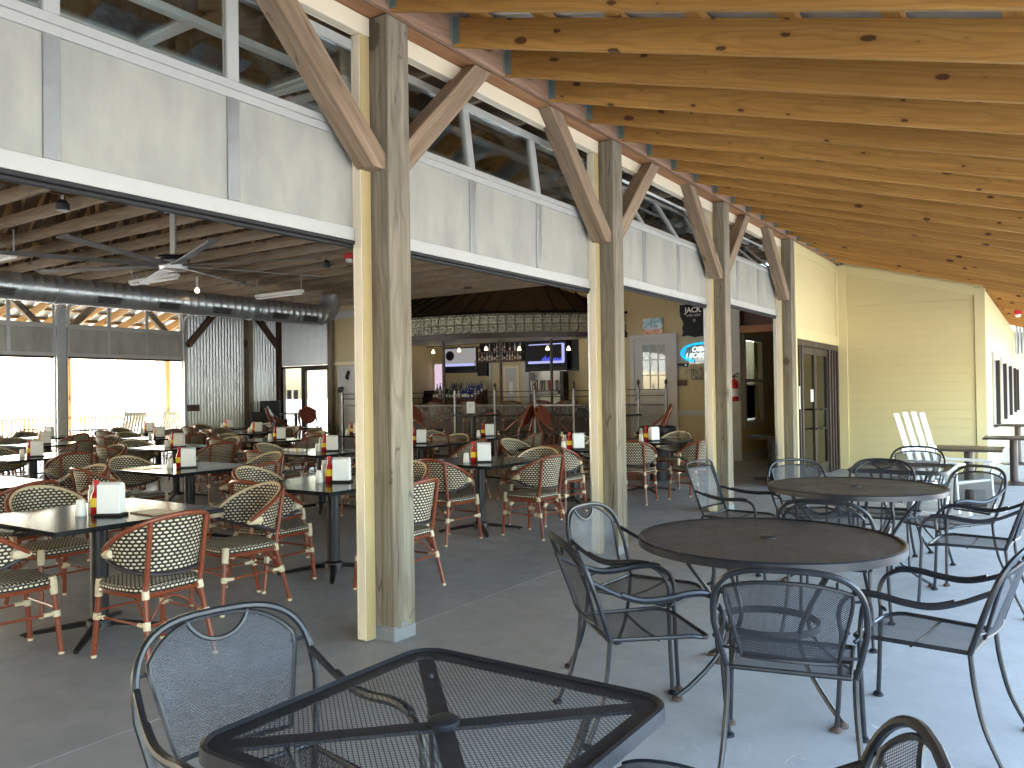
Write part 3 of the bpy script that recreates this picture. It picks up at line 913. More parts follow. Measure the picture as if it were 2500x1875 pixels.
# far side openings, posts, far porch
for i, (ya, yb) in enumerate(((-3.35, -.7), (-.55, 2.2), (2.4, 5.1), (5.38, 8.08))):
    door(ya, yb, -14.2, -1, ['far overhead door beyond the left edge of the view', 'far overhead door hidden behind the dining tables at left', 'far overhead door cut by the left edge, against white daylight',
         'far overhead door framing the two white rocking chairs outside'][i], 'overhead doors along the far side', stored=3)
for i, y in enumerate((-3.5, -.65, 2.28, 5.24, 8.15)):
    t = T('galvanised_post', ['grey clad post off the left of the far side', 'grey clad post hidden at the far left', 'grey clad post at the left of the far side', 'grey clad post between the two bright far openings', 'grey clad post where far opening meets corrugated wall'][i], 'post', (-14.25, y, 0), group='clad posts of the far side')
    MB().box(-14.33, -14.15, y - .095 if i < 4 else y - .05, y + .095 if i < 4 else y + .045, 0, 3.6).build('cladding', M['galv'], t, world=True, smooth=False, bevel=.004)
    plank('knee_brace', (-14.42, y - .05, 2.75), (-14.42, y - .95, 3.65), .12, .13, M['brace'], t)
    plank('knee_brace', (-14.42, y + .05, 2.75), (-14.42, y + .95, 3.65), .12, .13, M['brace'], t)
plank_t = T('far_header', 'dark timber header above the far openings', 'beam', (-14.25, 4, 3.7))
plank('header_beam', (-14.25, -30, 3.73), (-14.25, 8.2, 3.73), .17, .24, M['truss'], plank_t)
fr_ = T('far_porch_roof', 'sunlit pine porch roof beyond the far overhead doors', 'roof', (-16, 4, 3.5), kind='structure')
zl = lambda x: 3.72 + SL * (x + 14.3)
for k in range(-3, 22):
    y = .6 * k
    plank('rafter', (-14.36, y, zl(-14.36) + .095), (-18.6, y, zl(-18.6) + .095), .038, .184, M['pine_bright'], fr_, bevel=0)
for x in (-14.6, -15.2, -15.8, -16.4, -17.0, -17.6, -18.2):
    plank('purlin', (x, -3, zl(x) + .211), (x, 13, zl(x) + .211), .089, .038, M['pine_bright'], fr_, bevel=0)
MB().prism([(-14.2, zl(-14.2) + .235), (-18.7, zl(-18.7) + .235), (-18.7, zl(-18.7) + .25), (-14.2, zl(-14.2) + .25)], lambda p, s_: (p[0], -30 if s_ == 0 else 13, p[1])).build('roof_sheet', M['galv'], fr_, world=True, smooth=False)
for i, y in enumerate((1.55, 4.45, 7.36, 10.2)):
    t = T('porch_post', 'pale timber post of the far porch, %s' % ['out of view at the left', 'seen against white daylight at left', 'just right of the grey clad post', 'beside the right rocking chair'][i], 'post', (-18.1, y, 0), group='posts of the far porch')
    plank('shaft', (-18.1, y, 0), (-18.1, y, zl(-18.1)), .14, .14, M['pine_bright'], t, upv=(0, 1, 0))
plank_t2 = T('porch_railing', 'pale wooden railing along the far porch edge', 'railing', (-18.1, 6, 0))
plank('top_rail', (-18.1, -3, .98), (-18.1, 12.5, .98), .14, .04, M['pine_bright'], plank_t2)
plank('bottom_rail', (-18.1, -3, .15), (-18.1, 12.5, .15), .04, .09, M['pine_bright'], plank_t2)
bal = MB().box(-.018, .018, -.018, .018, .196, .958).mesh('baluster', M['pine_bright'], smooth=False)
for k in range(90):
    o = mesh_obj('baluster', bal, plank_t2)
    o.location = (0, 3.2 + .1 * k - 6, 0)
nw = T('unseen_end_wall', 'unseen wall added behind the viewer to keep light out', 'wall', (-7, -30, 0))
MB().box(-14.3, 4.7, -30.1, -30, 0, 6).build('wall_core', M['inner_yellow'], nw, world=True, smooth=False)  # out of view, added to stop light leaking in at the near end

# ---- ceiling fixtures
du = T('air_duct', 'long round galvanised spiral duct hanging along the ceiling in front of the far openings', 'duct', (-10.1, 3, 3.23))
prof = []
y = -5.0
while y < 8.7:
    prof += [(y, .22), (y + .145, .22), (y + .15, .2265), (y + .157, .2265), (y + .16, .22)]
    y += .16
b = MB()
base = len(b.v)
n = 28
for (yy, r) in prof:
    for k in range(n):
        a = 2 * PI * k / n
        b.v.append((-10.1 + r * math.cos(a), yy, 3.23 + r * math.sin(a)))
for i in range(len(prof) - 1):
    for k in range(n):
        l = (k + 1) % n
        b.f.append((base + i * n + k, base + i * n + l, base + (i + 1) * n + l, base + (i + 1) * n + k))
b.build('duct_run', M['mirror'], du, world=True, ang=60)
MB().tube([(-10.1, 8.6, 3.23), (-10.1, 8.78, 3.24), (-10.1, 8.93, 3.31), (-10.1, 9.03, 3.45), (-10.1, 9.06, 3.62), (-10.1, 9.06, 4.2)], .222, 24).build('elbow', M['mirror'], du, world=True, ang=60)
for yy in (3.1, 6.9):
    b = MB()
    b.tube([(-10.1, yy - .05, 3.23), (-10.1, yy + .05, 3.23)], .238, 28)
    b.build('coupling', M['mirror'], du, world=True)
for yy in (.6, 2.2, 3.9, 5.0, 6.1, 7.5, 8.3):
    a = R(-32)
    c = Vector((-10.1 + .222 * math.cos(a), yy, 3.23 + .222 * math.sin(a)))
    tn = Vector((-math.sin(a), 0, math.cos(a))); nr = Vector((math.cos(a), 0, math.sin(a)))
    g = MB()
    g.beam(c - Vector((0, .22, 0)), c + Vector((0, .22, 0)), .14, .02, nr)
    reg = g.build('register', M['galv'], du, world=True, smooth=False)
    s_ = MB()
    for q in range(5):
        s_.beam(c + nr * .008 + tn * (-.045 + .0225 * q) - Vector((0, .2, 0)), c + nr * .008 + tn * (-.045 + .0225 * q) + Vector((0, .2, 0)), .012, .008, nr)
    s_.build('louvre', M['blackplastic'], reg, world=True, smooth=False)
for yy in (1.0, 4.5, 8.0):
    MB().beam((-10.1, yy, 3.45), (-10.1, yy, 3.62), .03, .004, (1, 0, 0)).build('strap', M['galv'], du, world=True, smooth=False)


def fan(x, y, z, label, ang):
    t = T('ceiling_fan', label, 'fan', (x, y, z), R(ang), group='large ceiling fans')
    MB().box(-.03, .03, -.02, .02, .1, .64).build('drop_rod', M['galv'], t, smooth=False)
    MB().lathe([(.02, .1), (.17, .095), (.19, .07), (.18, .05), (.05, .045)], n=20).build('motor_cap', M['blackplastic'], t)
    MB().lathe([(.04, .045), (.15, .04), (.165, .0), (.15, -.06), (.06, -.075)], n=20).build('hub', M['silver'], t)
    MB().box(-.12, .12, -.05, .05, .62, .66).build('mount', M['galv'], t, smooth=False)
    for k in range(8):
        a = 2 * PI * k / 8
        b = MB()
        d = Vector((math.cos(a), math.sin(a), 0)); p = Vector((-math.sin(a), math.cos(a), 0))
        b.beam(d * .14 + Vector((0, 0, -.01)), d * 1.75 + Vector((0, 0, -.005)), .012, .12, (p * .95 + Vector((0, 0, .16))))
        b.beam(d * 1.752 + Vector((0, 0, -.005)), d * 1.78 + Vector((0, 0, -.005)), .016, .135, (p * .95 + Vector((0, 0, .16))))
        b.build('blade', M['fanblade'], t, smooth=False, bevel=.003)
    return t


fan(-5.2, 2.0, 3.0, 'large silver ceiling fan on a drop rod above the dining tables', 24)
fan(-8.6, -1.2, 3.0, 'large silver ceiling fan beyond the left edge', 30)
for i, (x, y, lab) in enumerate(((-8.3, 1.4, 'white strip light near the left edge of the ceiling'), (-8.4, 3.75, 'white strip light just below the ceiling fan'), (-8.4, 6.2, 'white strip light hanging at the right of the fan'), (-11.6, 2.4, 'white strip light above the duct at left'), (-11.6, 5.1, 'white strip light above the duct at right'))):
    t = T('strip_light', lab, 'light', (x, y, 3.3), group='strip lights under the trusses')
    MB().box(-.62, .62, -.05, .05, 0, .05).build('housing', M['white'], t, smooth=False, bevel=.004)
    MB().tube([(-.6, -.025, -.02), (.6, -.025, -.02)], .014, 8).build('tube', M['white'], t)
    MB().tube([(-.6, .025, -.02), (.6, .025, -.02)], .014, 8).build('tube', M['white'], t)
    for sx_ in (-.6, .6):
        MB().beam((sx_, 0, .05), (sx_, 0, .33), .02, .004, (1, 0, 0)).build('hanger_rod', M['galv'], t, smooth=False)
bl = T('ceiling_bulb', 'small glowing bulb above the duct', 'light', (-9.6, 5.35, 3.4))
MB().lathe([(.0, -.05), (.03, -.04), (.045, 0), (.03, .035), (.02, .05)], n=12).build('bulb', M['bulb'], bl)
MB().cyl((0, 0, .05), .02, .2, 8).build('socket', M['white'], bl)
def alarm(loc, rz, lab):
    t = T('fire_alarm', lab, 'alarm', loc, rz, group='red fire alarm strobes')
    MB().box(-.07, .07, -.03, .03, 0, .09).build('red_housing', M['red'], t, smooth=False, bevel=.008)
    MB().lathe([(.02, -.055), (.05, -.045), (.055, -.001), (.01, -.001)], n=14).build('strobe_lens', M['white'], t)
alarm((-5.6, 5.2, 3.53), R(34), 'red fire alarm with white lens on the dining ceiling')
alarm((2.66, 15.6, 2.90), R(34), 'red fire alarm with white lens under the porch roof at the right edge')
for i, (x, y) in enumerate(((-4.2, 1.4), (-3.9, 2.55), (-4.0, 4.9), (-6.2, 5.3), (-2.6, 4.3), (-5.5, .9))):
    t = T('bracket_lamp', 'small dark bracket lamp under a roof truss, %s' % ['left of the fan rod', 'just right of the fan rod', 'above the right fan blades', 'near the red fire alarm', 'by the large front post', 'leftmost of all'][i], 'lamp', (x, y, 3.56), random.random() * 6, group='dark bracket lamps under the trusses')
    MB().lathe([(.02, -.09), (.065, -.085), (.07, -.02), (.04, .02), (.02, .03)], n=12).build('lamp_body', M['blackplastic'], t)
    MB().beam((.0, 0, .02), (.0, 0, .08), .03, .006, (1, 0, 0)).build('clip', M['galv'], t, smooth=False)

# ================================================================== FURNITURE BUILDERS
def lattice(fn, inside, u0, u1, v0, v1, a, b, k=.66):
    """expanded metal: diamonds a x b with open centres, bent by fn"""
    m = MB()
    cache = {}

    def vert(u, v):
        key = (round(u, 5), round(v, 5))
        if key not in cache:
            cache[key] = len(m.v)
            m.v.append(tuple(fn(u, v)))
        return cache[key]
    nu, nv = int((u1 - u0) / a), int((v1 - v0) / b)
    for i in range(nu + 1):
        for j in range(nv + 1):
            for s in (0, .5):
                cu, cv = u0 + (i + s) * a, v0 + (j + s) * b
                if not inside(cu, cv): continue
                o = [vert(cu + a / 2, cv), vert(cu, cv + b / 2), vert(cu - a / 2, cv), vert(cu, cv - b / 2)]
                n = len(m.v)
                for du, dv in ((1, 0), (0, 1), (-1, 0), (0, -1)):
                    m.v.append(tuple(fn(cu + du * a / 2 * k, cv + dv * b / 2 * k)))
                for q in range(4):
                    r = (q + 1) % 4
                    m.f.append((o[q], o[r], n + r, n + q))
    return m


def arc(c, r, a0, a1, n, fn):
    return [fn(c[0] + r * math.cos(a0 + (a1 - a0) * i / n), c[1] + r * math.sin(a0 + (a1 - a0) * i / n)) for i in range(n + 1)]


def smooth_path(pts, n=6):
    """Catmull-Rom through pts"""
    P = [Vector(p) for p in pts]
    P = [P[0] * 2 - P[1]] + P + [P[-1] * 2 - P[-2]]
    out = []
    for i in range(1, len(P) - 2):
        for q in range(n):
            t = q / n
            a, b, c, d = P[i - 1], P[i], P[i + 1], P[i + 2]
            out.append(.5 * ((2 * b) + (c - a) * t + (2 * a - 5 * b + 4 * c - d) * t * t + (3 * b - a - 3 * c + d) * t * t * t))
    out.append(P[-2])
    return out


PATIO = {}


def patio_meshes(var):
    """local frame: chair faces +X, seat centre above origin"""
    q = {}
    lean = .34

    def bx_(z): return -.215 - lean * max(0, z - .42) * (1 + .15 * (z - .42))
    top = .825
    bow = lambda y: -.035 * (1 - min(1, (y / .25) ** 2))
    if var == 'C':
        hoop = [(-.215, -.2, .42), (bx_(.6), -.215, .6), (bx_(.80), -.22, .80), (bx_(.838), -.20, .838), (bx_(.85), -.12, .85), (bx_(.85), .12, .85), (bx_(.838), .20, .838), (bx_(.80), .22, .80), (bx_(.6), .215, .6), (-.215, .2, .42)]
        q['hoop'] = MB().tube(smooth_path(hoop, 4), .0105, 8).mesh('back_hoop', M['patio'])
    else:
        wide = .262
        pts = []
        for i in range(25):
            a = PI * i / 24
            yy = -wide * math.copysign(abs(math.cos(a)) ** .62, math.cos(a))
            zz = .60 + (top - .60) * math.sin(a) ** .62
            pts.append((bx_(zz) + bow(yy) * .8, yy, zz))
        pts = [(-.215, -.225, .42), (bx_(.5), -.243, .5)] + pts + [(bx_(.5), .243, .5), (-.215, .225, .42)]
        q['hoop'] = MB().tube(pts, .0115, 8).mesh('back_hoop', M['patio'])
    zb = .475
    if var == 'A':
        pt = top - .012
        ztop = lambda y: .60 + (pt - .60) * max(0, 1 - abs(y / .255) ** 2.6) ** .5
    elif var == 'B':
        pt = top - .045
        ztop = lambda y: .62 + (pt - .62) * max(0, 1 - abs(y / .33) ** 2.2) ** .5
    else:
        ztop = lambda y: .80
    wd = lambda z: .165 + (.215 - .165) * min(1, (z - zb) / .22) if var != 'C' else .205
    sc_c, sc_r = (0, top + .02), .098

    def inside(u, v):
        if v < zb or v > ztop(u) - .004 or abs(u) > wd(v) - .003: return False
        if var == 'A' and (u - sc_c[0]) ** 2 + (v - sc_c[1]) ** 2 < (sc_r + .004) ** 2: return False
        return True
    fnb = lambda u, v: (bx_(v) + bow(u), u, v)
    q['mesh'] = lattice(fnb, inside, -.23, .23, zb - .01, .84, .0098, .0080, .63).mesh('back_mesh', M['mesh'], smooth=False)
    fr = MB()
    side = []
    zs = [zb + (ztop(wd(.75)) - zb) * i / 8 for i in range(9)]
    L_ = [(bx_(z) + bow(wd(z)), -wd(z), z) for z in zs]
    topc = []
    for i in range(1, 20):
        y = -wd(.75) + 2 * wd(.75) * i / 20
        topc.append((bx_(ztop(y)) + bow(y), y, ztop(y)))
    R_ = [(x, -y, z) for x, y, z in L_][::-1]
    ring = L_ + topc + R_ + [(bx_(zb) + bow(y), y, zb) for y in (.1, .05, 0, -.05, -.1)]
    fr.tube(ring, .0075, 6, closed=True)
    if var == 'A':
        a0 = PI + .22; a1 = 2 * PI - .22
        fr.tube(arc(sc_c, sc_r, a0, a1, 14, lambda u, v: fnb(u, v)), .0075, 6)
        for s in (-1, 1):
            fr.tube([(bx_(.72) + bow(.2), s * .205, .70), (bx_(.73), s * .25, .705)], .006, 6)
    if var == 'B':
        for y in (-.165, .165, -.07, .07):
            fr.tube([(bx_(ztop(y)) + bow(y), y, ztop(y)), (bx_(top) + bow(y), y, top - .004 - .05 * (abs(y) / .2) ** 3)], .005, 6)
        for z in (.50, .72):
            for s in (-1, 1):
                fr.tube([(bx_(z) + bow(wd(z)), s * wd(z), z), (bx_(z), s * (.243 if z < .6 else .254), z)], .005, 6)
    q['frame'] = fr.mesh('back_frame', M['patio'])
    # seat
    hw0, hw1 = .205, .235

    def sw(x): return hw0 + (hw1 - hw0) * (x + .215) / .45
    sx0, sx1 = -.215, .235
    ins = lambda u, v: (sx0 + .006 < u < sx1 - .004 and abs(v) < sw(u) - .005 and not (u > sx1 - .07 and abs(v) > sw(u) - .07 and (u - (sx1 - .07)) ** 2 + (abs(v) - (sw(u) - .07)) ** 2 > .066 ** 2))
    fs = lambda u, v: (u, v, .418 - .012 * (1 - (v / .24) ** 2) * (1 - ((u - .01) / .24) ** 2) - (.02 * ((u - .16) / .075) ** 2 if u > .16 else 0))
    q['seatmesh'] = lattice(fs, ins, sx0, sx1, -.25, .25, .0128, .0104, .62).mesh('seat_mesh', M['mesh'], smooth=False)
    ringp = [(sx0, -hw0, .418), (0, -sw(0), .418), (sx1 - .09, -sw(sx1 - .09), .418)] + [(sx1 - .075 + .075 * math.sin(a), -(sw(sx1) - .075 + .075 * math.cos(a)), .418 - .02 * math.sin(a)) for a in (.3, .8, 1.3, PI / 2)]
    ringp = ringp + [(x, -y, z) for x, y, z in ringp[::-1]]
    rb = MB()
    rb.tube(ringp, .0095, 8, closed=True)
    rb.tube([(.0, -sw(0), .408), (.0, 0, .40), (.0, sw(0), .408)], .006, 6)
    q['seatframe'] = rb.mesh('seat_frame', M['patio'])
    # arms (with front leg drop)
    if var == 'C':
        ap = [(bx_(.60) - .0, .218, .62), (-.12, .25, .585), (.02, .262, .575), (.16, .262, .582), (.235, .258, .56), (.262, .252, .50), (.258, .247, .42)]
    else:
        ap = [(bx_(.66) + .0, .257, .675), (-.20, .272, .625), (-.10, .282, .592), (.0, .286, .592), (.10, .285, .606), (.185, .279, .602), (.245, .27, .565), (.27, .262, .50), (.262, .255, .42)]
    for s, nm in ((1, 'armL'), (-1, 'armR')):
        pts = smooth_path([(x, s * y, z) for x, y, z in ap], 5)
        b = MB().tube(pts, .0105, 8)
        pad = [p + Vector((0, 0, .006)) for p in pts if -.20 < p.x < .20 and p.z > .57]
        b.tube(pad, .0135, 8, squash=1.0)
        b.tube([(.262, s * .255, .43), (.235, s * .235, .418)], .008, 6)
        q[nm] = b.mesh('armrest', M['patio'])
        fl = smooth_path([(.262, s * .255, .42), (.268, s * .257, .3), (.276, s * .262, .15), (.285, s * .268, .014)], 3)
        q['legF%d' % s] = MB().tube(fl, .0105, 8).mesh('leg', M['patio'])
        rl = smooth_path([(-.215, s * .222, .42), (-.228, s * .224, .30), (-.262, s * .235, .15), (-.325, s * .25, .014)], 4)
        q['legR%d' % s] = MB().tube(rl, .0105, 8).mesh('leg', M['patio'])
        q['footF%d' % s] = MB().lathe([(.010, .022), (.014, .02), (.023, .013), (.023, .003), (.018, 0), (.001, 0)], (.2855, s * .268, 0), 14).mesh('foot', M['rusty'] if s > 0 else M['patio'])
        q['footR%d' % s] = MB().lathe([(.010, .022), (.014, .02), (.023, .013), (.023, .003), (.018, 0), (.001, 0)], (-.3255, s * .25, 0), 14).mesh('foot', M['patio'])
    return q


def patio_chair(x, y, deg, var, label):
    if var not in PATIO: PATIO[var] = patio_meshes(var)
    q = PATIO[var]
    t = T('patio_chair', label, 'patio chair', (x, y, 0), R(deg), group='black mesh patio chairs on the porch')
    mesh_obj('back_hoop', q['hoop'], t)
    f_ = mesh_obj('back_frame', q['frame'], t)
    tag(mesh_obj('back_mesh', q['mesh'], t), kind='stuff')
    mesh_obj('seat_frame', q['seatframe'], t)
    tag(mesh_obj('seat_mesh', q['seatmesh'], t), kind='stuff')
    mesh_obj('armrest', q['armL'], t); mesh_obj('armrest', q['armR'], t)
    for k in ('F1', 'F-1', 'R1', 'R-1'):
        l = mesh_obj('leg', q['leg' + k], t)
        mesh_obj('foot', q['foot' + k], l)
    return t


def table_leg(a, ro, h, nm='leg'):
    ca, sa = math.cos(a), math.sin(a)
    p = [(ro * .80, h - .012), (ro * .72, h - .10), (ro * .52, h - .26), (ro * .40, h * .47), (ro * .40, h * .36), (ro * .52, h * .22), (ro * .72, h * .09), (ro * .85, .02)]
    return [(r * ca, r * sa, z) for r, z in p], (ro * .85 * ca, ro * .85 * sa)


RT = {}


def round_table(x, y, deg, label):
    r, h = .62, .73
    t = T('patio_table', label, 'patio table', (x, y, 0), R(deg), group='round mesh patio tables')
    if not RT:
        RT['mesh'] = lattice(lambda u, v: (u, v, h - .004), lambda u, v: .034 < math.hypot(u, v) < r - .012, -r, r, -r, r, .0135, .0115, .17).mesh('top_mesh', M['grime'], smooth=False)
        RT['rim'] = MB().lathe([(r - .018, h + .001), (r - .004, h + .004), (r + .004, h - .002), (r + .004, h - .036), (r - .004, h - .036), (r - .004, h - .006), (r - .02, h - .003)], n=72, cap=False).mesh('rim', M['patio'])
        RT['cap'] = MB().lathe([(.001, h + .010), (.026, h + .009), (.038, h + .003), (.038, h - .006)], n=24).mesh('umbrella_cap', M['patio'])
        RT['ring'] = MB().lathe([(.232, .30), (.24, .30), (.24, .335), (.232, .335), (.232, .30)], n=40).mesh('leg_ring', M['patio'])
        b = MB()
        for a in (0, PI / 2):
            b.beam((-.58 * math.cos(a), -.58 * math.sin(a), h - .018 - .001 * a), (.58 * math.cos(a), .58 * math.sin(a), h - .018 - .001 * a), .03, .01)
        RT['brace'] = b.mesh('cross_brace', M['patio'], smooth=False)
    for k, nm in (('mesh', 'top_mesh'), ('rim', 'rim'), ('cap', 'umbrella_cap'), ('ring', 'leg_ring'), ('brace', 'cross_brace')):
        tag(mesh_obj(nm, RT[k], t), kind='stuff' if k == 'mesh' else None)
    for k in range(4):
        a = PI / 2 * k
        p, e = table_leg(a, .60, h)
        l = MB().tube(smooth_path(p, 4), .0115, 8).build('leg', M['patio'], t)
        MB().lathe([(.010, .026), (.016, .022), (.026, .014), (.026, .003), (.001, 0)], (e[0], e[1], 0), 14).build('foot', M['rusty'], l)
    return t


ST = {}


def square_table(x, y, deg, label, half=.385, h=.73):
    t = T('patio_table', label, 'patio table', (x, y, 0), R(deg), group='square mesh patio tables')
    rc = .085

    def rr(d):  # rounded square outline
        pts = []
        for cx_, cy_, a0 in ((1, 1, 0), (-1, 1, PI / 2), (-1, -1, PI), (1, -1, 3 * PI / 2)):
            for i in range(7):
                a = a0 + PI / 2 * i / 6
                pts.append((cx_ * (half - rc) + (rc + d) * math.cos(a), cy_ * (half - rc) + (rc + d) * math.sin(a)))
        return pts

    def ins(u, v):
        if math.hypot(u, v) < .034: return False
        a, b_ = abs(u), abs(v)
        if a > half - .008 or b_ > half - .008: return False
        if a > half - rc and b_ > half - rc: return math.hypot(a - half + rc, b_ - half + rc) < rc - .008
        return True
    if half not in ST:
        q = {}
        q['mesh'] = lattice(lambda u, v: (u, v, h - .004), ins, -half, half, -half, half, .0160, .0135, .76).mesh('top_mesh', M['mesh'], smooth=False)
        b = MB()
        prof = [(-.012, h - .004), (-.004, h + .004), (.004, h + .001), (.006, h - .03), (.0, h - .034), (-.004, h - .03), (-.004, h - .008)]
        n = 28
        for d, z in prof:
            for (a, c) in rr(d): b.v.append((a, c, z))
        for i in range(len(prof) - 1):
            for k in range(n):
                l = (k + 1) % n
                b.f.append((i * n + k, i * n + l, (i + 1) * n + l, (i + 1) * n + k))
        q['rim'] = b.mesh('rim', M['patio'])
        # solid margin band under the mesh edge
        b = MB()
        for d, z in ((-.006, h - .0065), (-.05, h - .0065)):
            for (a, c) in rr(d): b.v.append((a, c, z))
        for k in range(n):
            l = (k + 1) % n
            b.f.append((k, l, n + l, n + k))
        q['band'] = b.mesh('edge_band', M['patio'], smooth=False)
        b = MB()
        dg = half - .05
        b.beam((-dg, -dg, h - .014), (dg, dg, h - .014), .045, .008)
        b.beam((-dg, dg, h - .0235), (dg, -dg, h - .0235), .045, .008)
        q['brace'] = b.mesh('cross_brace', M['patio'], smooth=False)
        q['cap'] = MB().lathe([(.001, h + .006), (.028, h + .006), (.036, h + .001), (.036, h - .012)], n=28).mesh('umbrella_cap', M['patio'])
        q['ring'] = MB().lathe([(.15, .30), (.158, .30), (.158, .33), (.15, .33), (.15, .30)], n=32).mesh('leg_ring', M['patio'])
        ST[half] = q
    q = ST[half]
    for k, nm in (('mesh', 'top_mesh'), ('rim', 'rim'), ('band', 'edge_band'), ('brace', 'cross_brace'), ('cap', 'umbrella_cap'), ('ring', 'leg_ring')):
        tag(mesh_obj(nm, q[k], t), kind='stuff' if k == 'mesh' else None)
    for k in range(4):
        a = PI / 2 * k + PI / 4
        p, e = table_leg(a, .42, h)
        l = MB().tube(smooth_path(p, 4), .0115, 8).build('leg', M['patio'], t)
        MB().lathe([(.010, .026), (.016, .022), (.026, .014), (.026, .003), (.001, 0)], (e[0], e[1], 0), 14).build('foot', M['patio'], l)
    return t


# ---- woven bistro chair (faces +X)
BI = {}


def bistro_meshes(lift):
    q = {}
    A = R(106)
    zt = lambda t: .605 + .215 * max(0, math.cos(t * PI / 2)) ** .92 + lift
    zb = lambda t: .605 - .105 * (1 - abs(t) ** 2.2) + lift

    def pos(t, z, dr=0):
        a = t * A
        f = (z - lift - .5) / .32
        rx = .235 + .035 * f + dr
        ry = .245 + .03 * f + dr
        return (-rx * math.cos(a) - .02 * f - .02, ry * math.sin(a), z)
    n = 36
    q['back'] = MB().grid(n, 6, lambda u, v: pos(2 * u - 1, zb(2 * u - 1) + (zt(2 * u - 1) - zb(2 * u - 1)) * v), (34, 1)).mesh('backrest', M['wicker'])
    # real UVs in weave units (columns along the arc, rows by height)
    me = q['back']
    ul = me.uv_layers[0].data
    for p in me.polygons:
        for li in p.loop_indices:
            co = me.vertices[me.loops[li].vertex_index].co
            a = math.atan2(co.y, -co.x)
            ul[li].uv = ((a / A + 1) * 15.5, (co.z - lift) / .0205)
    ts = [-1 + 2 * i / n for i in range(n + 1)]
    q['rim'] = MB().tube([pos(t, zt(t) + .004, .012) for t in ts], .0145, 8).mesh('top_rim', M['bamboo'])
    q['inner'] = MB().tube([pos(t, zt(t) + .006, -.006) for t in ts], .010, 6).mesh('inner_rim', M['creamwrap'])
    q['bind'] = MB().tube([pos(t, zb(t) - .004, .003) for t in ts], .0125, 8).mesh('bottom_binding', M['binding'])
    for s in (1, -1):
        c = Vector(pos(s, .605 + lift, .004))
        d = (c - Vector(pos(s * .86, .605 + lift, .004))).normalized()
        b = MB()
        b.tube([c - d * .085 + Vector((0, 0, .012)), c - d * .06 + Vector((0, 0, .008)), c - d * .005, c + d * .018], [.021, .029, .022, .012], 8, squash=1.0)
        q['cap%d' % s] = b.mesh('arm_cap', M['creamwrap'])
    # seat
    hx, hy, e = .225, .225, 4.5

    def so(a, k=1):
        c, s_ = math.cos(a), math.sin(a)
        r = 1 / ((abs(c) ** e + abs(s_) ** e) ** (1 / e))
        w = 1 - .10 * (c * r < 0) * min(1, abs(c * r))
        return (hx * c * r * k, hy * s_ * r * k * w)
    b = MB()
    m = 40
    rings = [(0.02, .447), (.5, .449), (.9, .447), (1.0, .438), (1.02, .42), (1.0, .405)]
    for k, z in rings:
        for i in range(m):
            x, y = so(2 * PI * i / m, k)
            b.v.append((x, y, z + lift))
    for r in range(len(rings) - 1):
        for i in range(m):
            j = (i + 1) % m
            b.f.append((r * m + i, r * m + j, (r + 1) * m + j, (r + 1) * m + i))
    b.f.append(tuple(range(m)))
    b.uv[0] = [(0, 0)] * 4
    q['seat'] = b.mesh('seat', M['wicker'], ang=50)
    me = q['seat']
    ul = me.uv_layers[0].data
    for p in me.polygons:
        cz = p.center.z - lift
        side = abs(p.normal.z) < .75
        for li in p.loop_indices:
            co = me.vertices[me.loops[li].vertex_index].co
            if side:
                a = math.atan2(co.y, co.x)
                if p.center.x < 0 and abs(p.center.y) < .03 and a < 0: a += 2 * PI
                ul[li].uv = (a * 9, (co.z - lift) / .0205)
            else:
                ul[li].uv = (co.y / .024, co.x / .0205)
    q['ring'] = MB().tube([(*so(2 * PI * i / m, .985), .392 + lift) for i in range(m)], .0125, 6, closed=True).mesh('seat_ring', M['bamboo'])
    # legs
    H = .392 + lift
    for s in (1, -1):
        f0 = Vector((.195, s * .195, H + .02)); f1 = Vector((.232 + lift * .06, s * .212 + s * lift * .05, 0))
        fk = lambda z: f1 + (f0 - f1) * (z / f0.z)
        q['legF%d' % s] = MB().tube([f1 + Vector((0, 0, .012)), f0], .0155, 8).mesh('leg', M['bamboo'])
        b = MB()
        b.tube([fk(H - .045), fk(H + .005), fk(H + .055)], [.021, .024, .022], 8)
        b.tube([fk(H + .03) + Vector((-.05, -s * .012, 0)), fk(H + .03)], .017, 8)
        zs = .235 + lift * .6
        b.tube([fk(zs - .018), fk(zs + .018)], .021, 8)
        b.tube([fk(zs) + Vector((-.07, 0, 0)), fk(zs)], .0125, 8)
        b.tube([f1, f1 + Vector((0, 0, .014))], .0165, 8)
        q['wrapF%d' % s] = b.mesh('binding', M['creamwrap'])
        th = .58
        pz = lambda z: Vector(pos(s * th * .58, z, .022))
        ztp = zt(.58 * th)
        top = Vector(pos(s * .34, zt(.34), .018))
        mid = Vector(pos(s * .36, .50 + lift, .024))
        kn = Vector((-.205, s * .165, H + .01))
        ft = Vector((-.292 - lift * .05, s * .202 + s * lift * .05, .012))
        q['legR%d' % s] = MB().tube([top, mid, kn, ft], .0145, 8).mesh('leg', M['bamboo'])
        rk = lambda z: ft + (kn - ft) * ((z - ft.z) / (kn.z - ft.z))
        b = MB()
        b.tube([rk(H - .022), rk(H + .022)], .020, 8)
        b.tube([rk(H), rk(H) + Vector((.06, 0, 0))], .0135, 8)
        b.tube([rk(zs - .022), rk(zs + .022)], .020, 8)
        b.tube([rk(zs), rk(zs) + Vector((.075, 0, 0))], .0125, 8)
        b.tube([ft - Vector((0, 0, .012)), ft + Vector((0, 0, .004))], .0155, 8)
        q['wrapR%d' % s] = b.mesh('binding', M['creamwrap'])
        q['str%d' % s] = MB().tube([rk(zs), fk(zs)], .008, 6).tube(smooth_path([rk(zs + .01), rk(zs) + Vector((.05, 0, .07)), (-.12, s * .18, H - .01)], 4), .006, 6).mesh('stretcher', M['bamboo'])
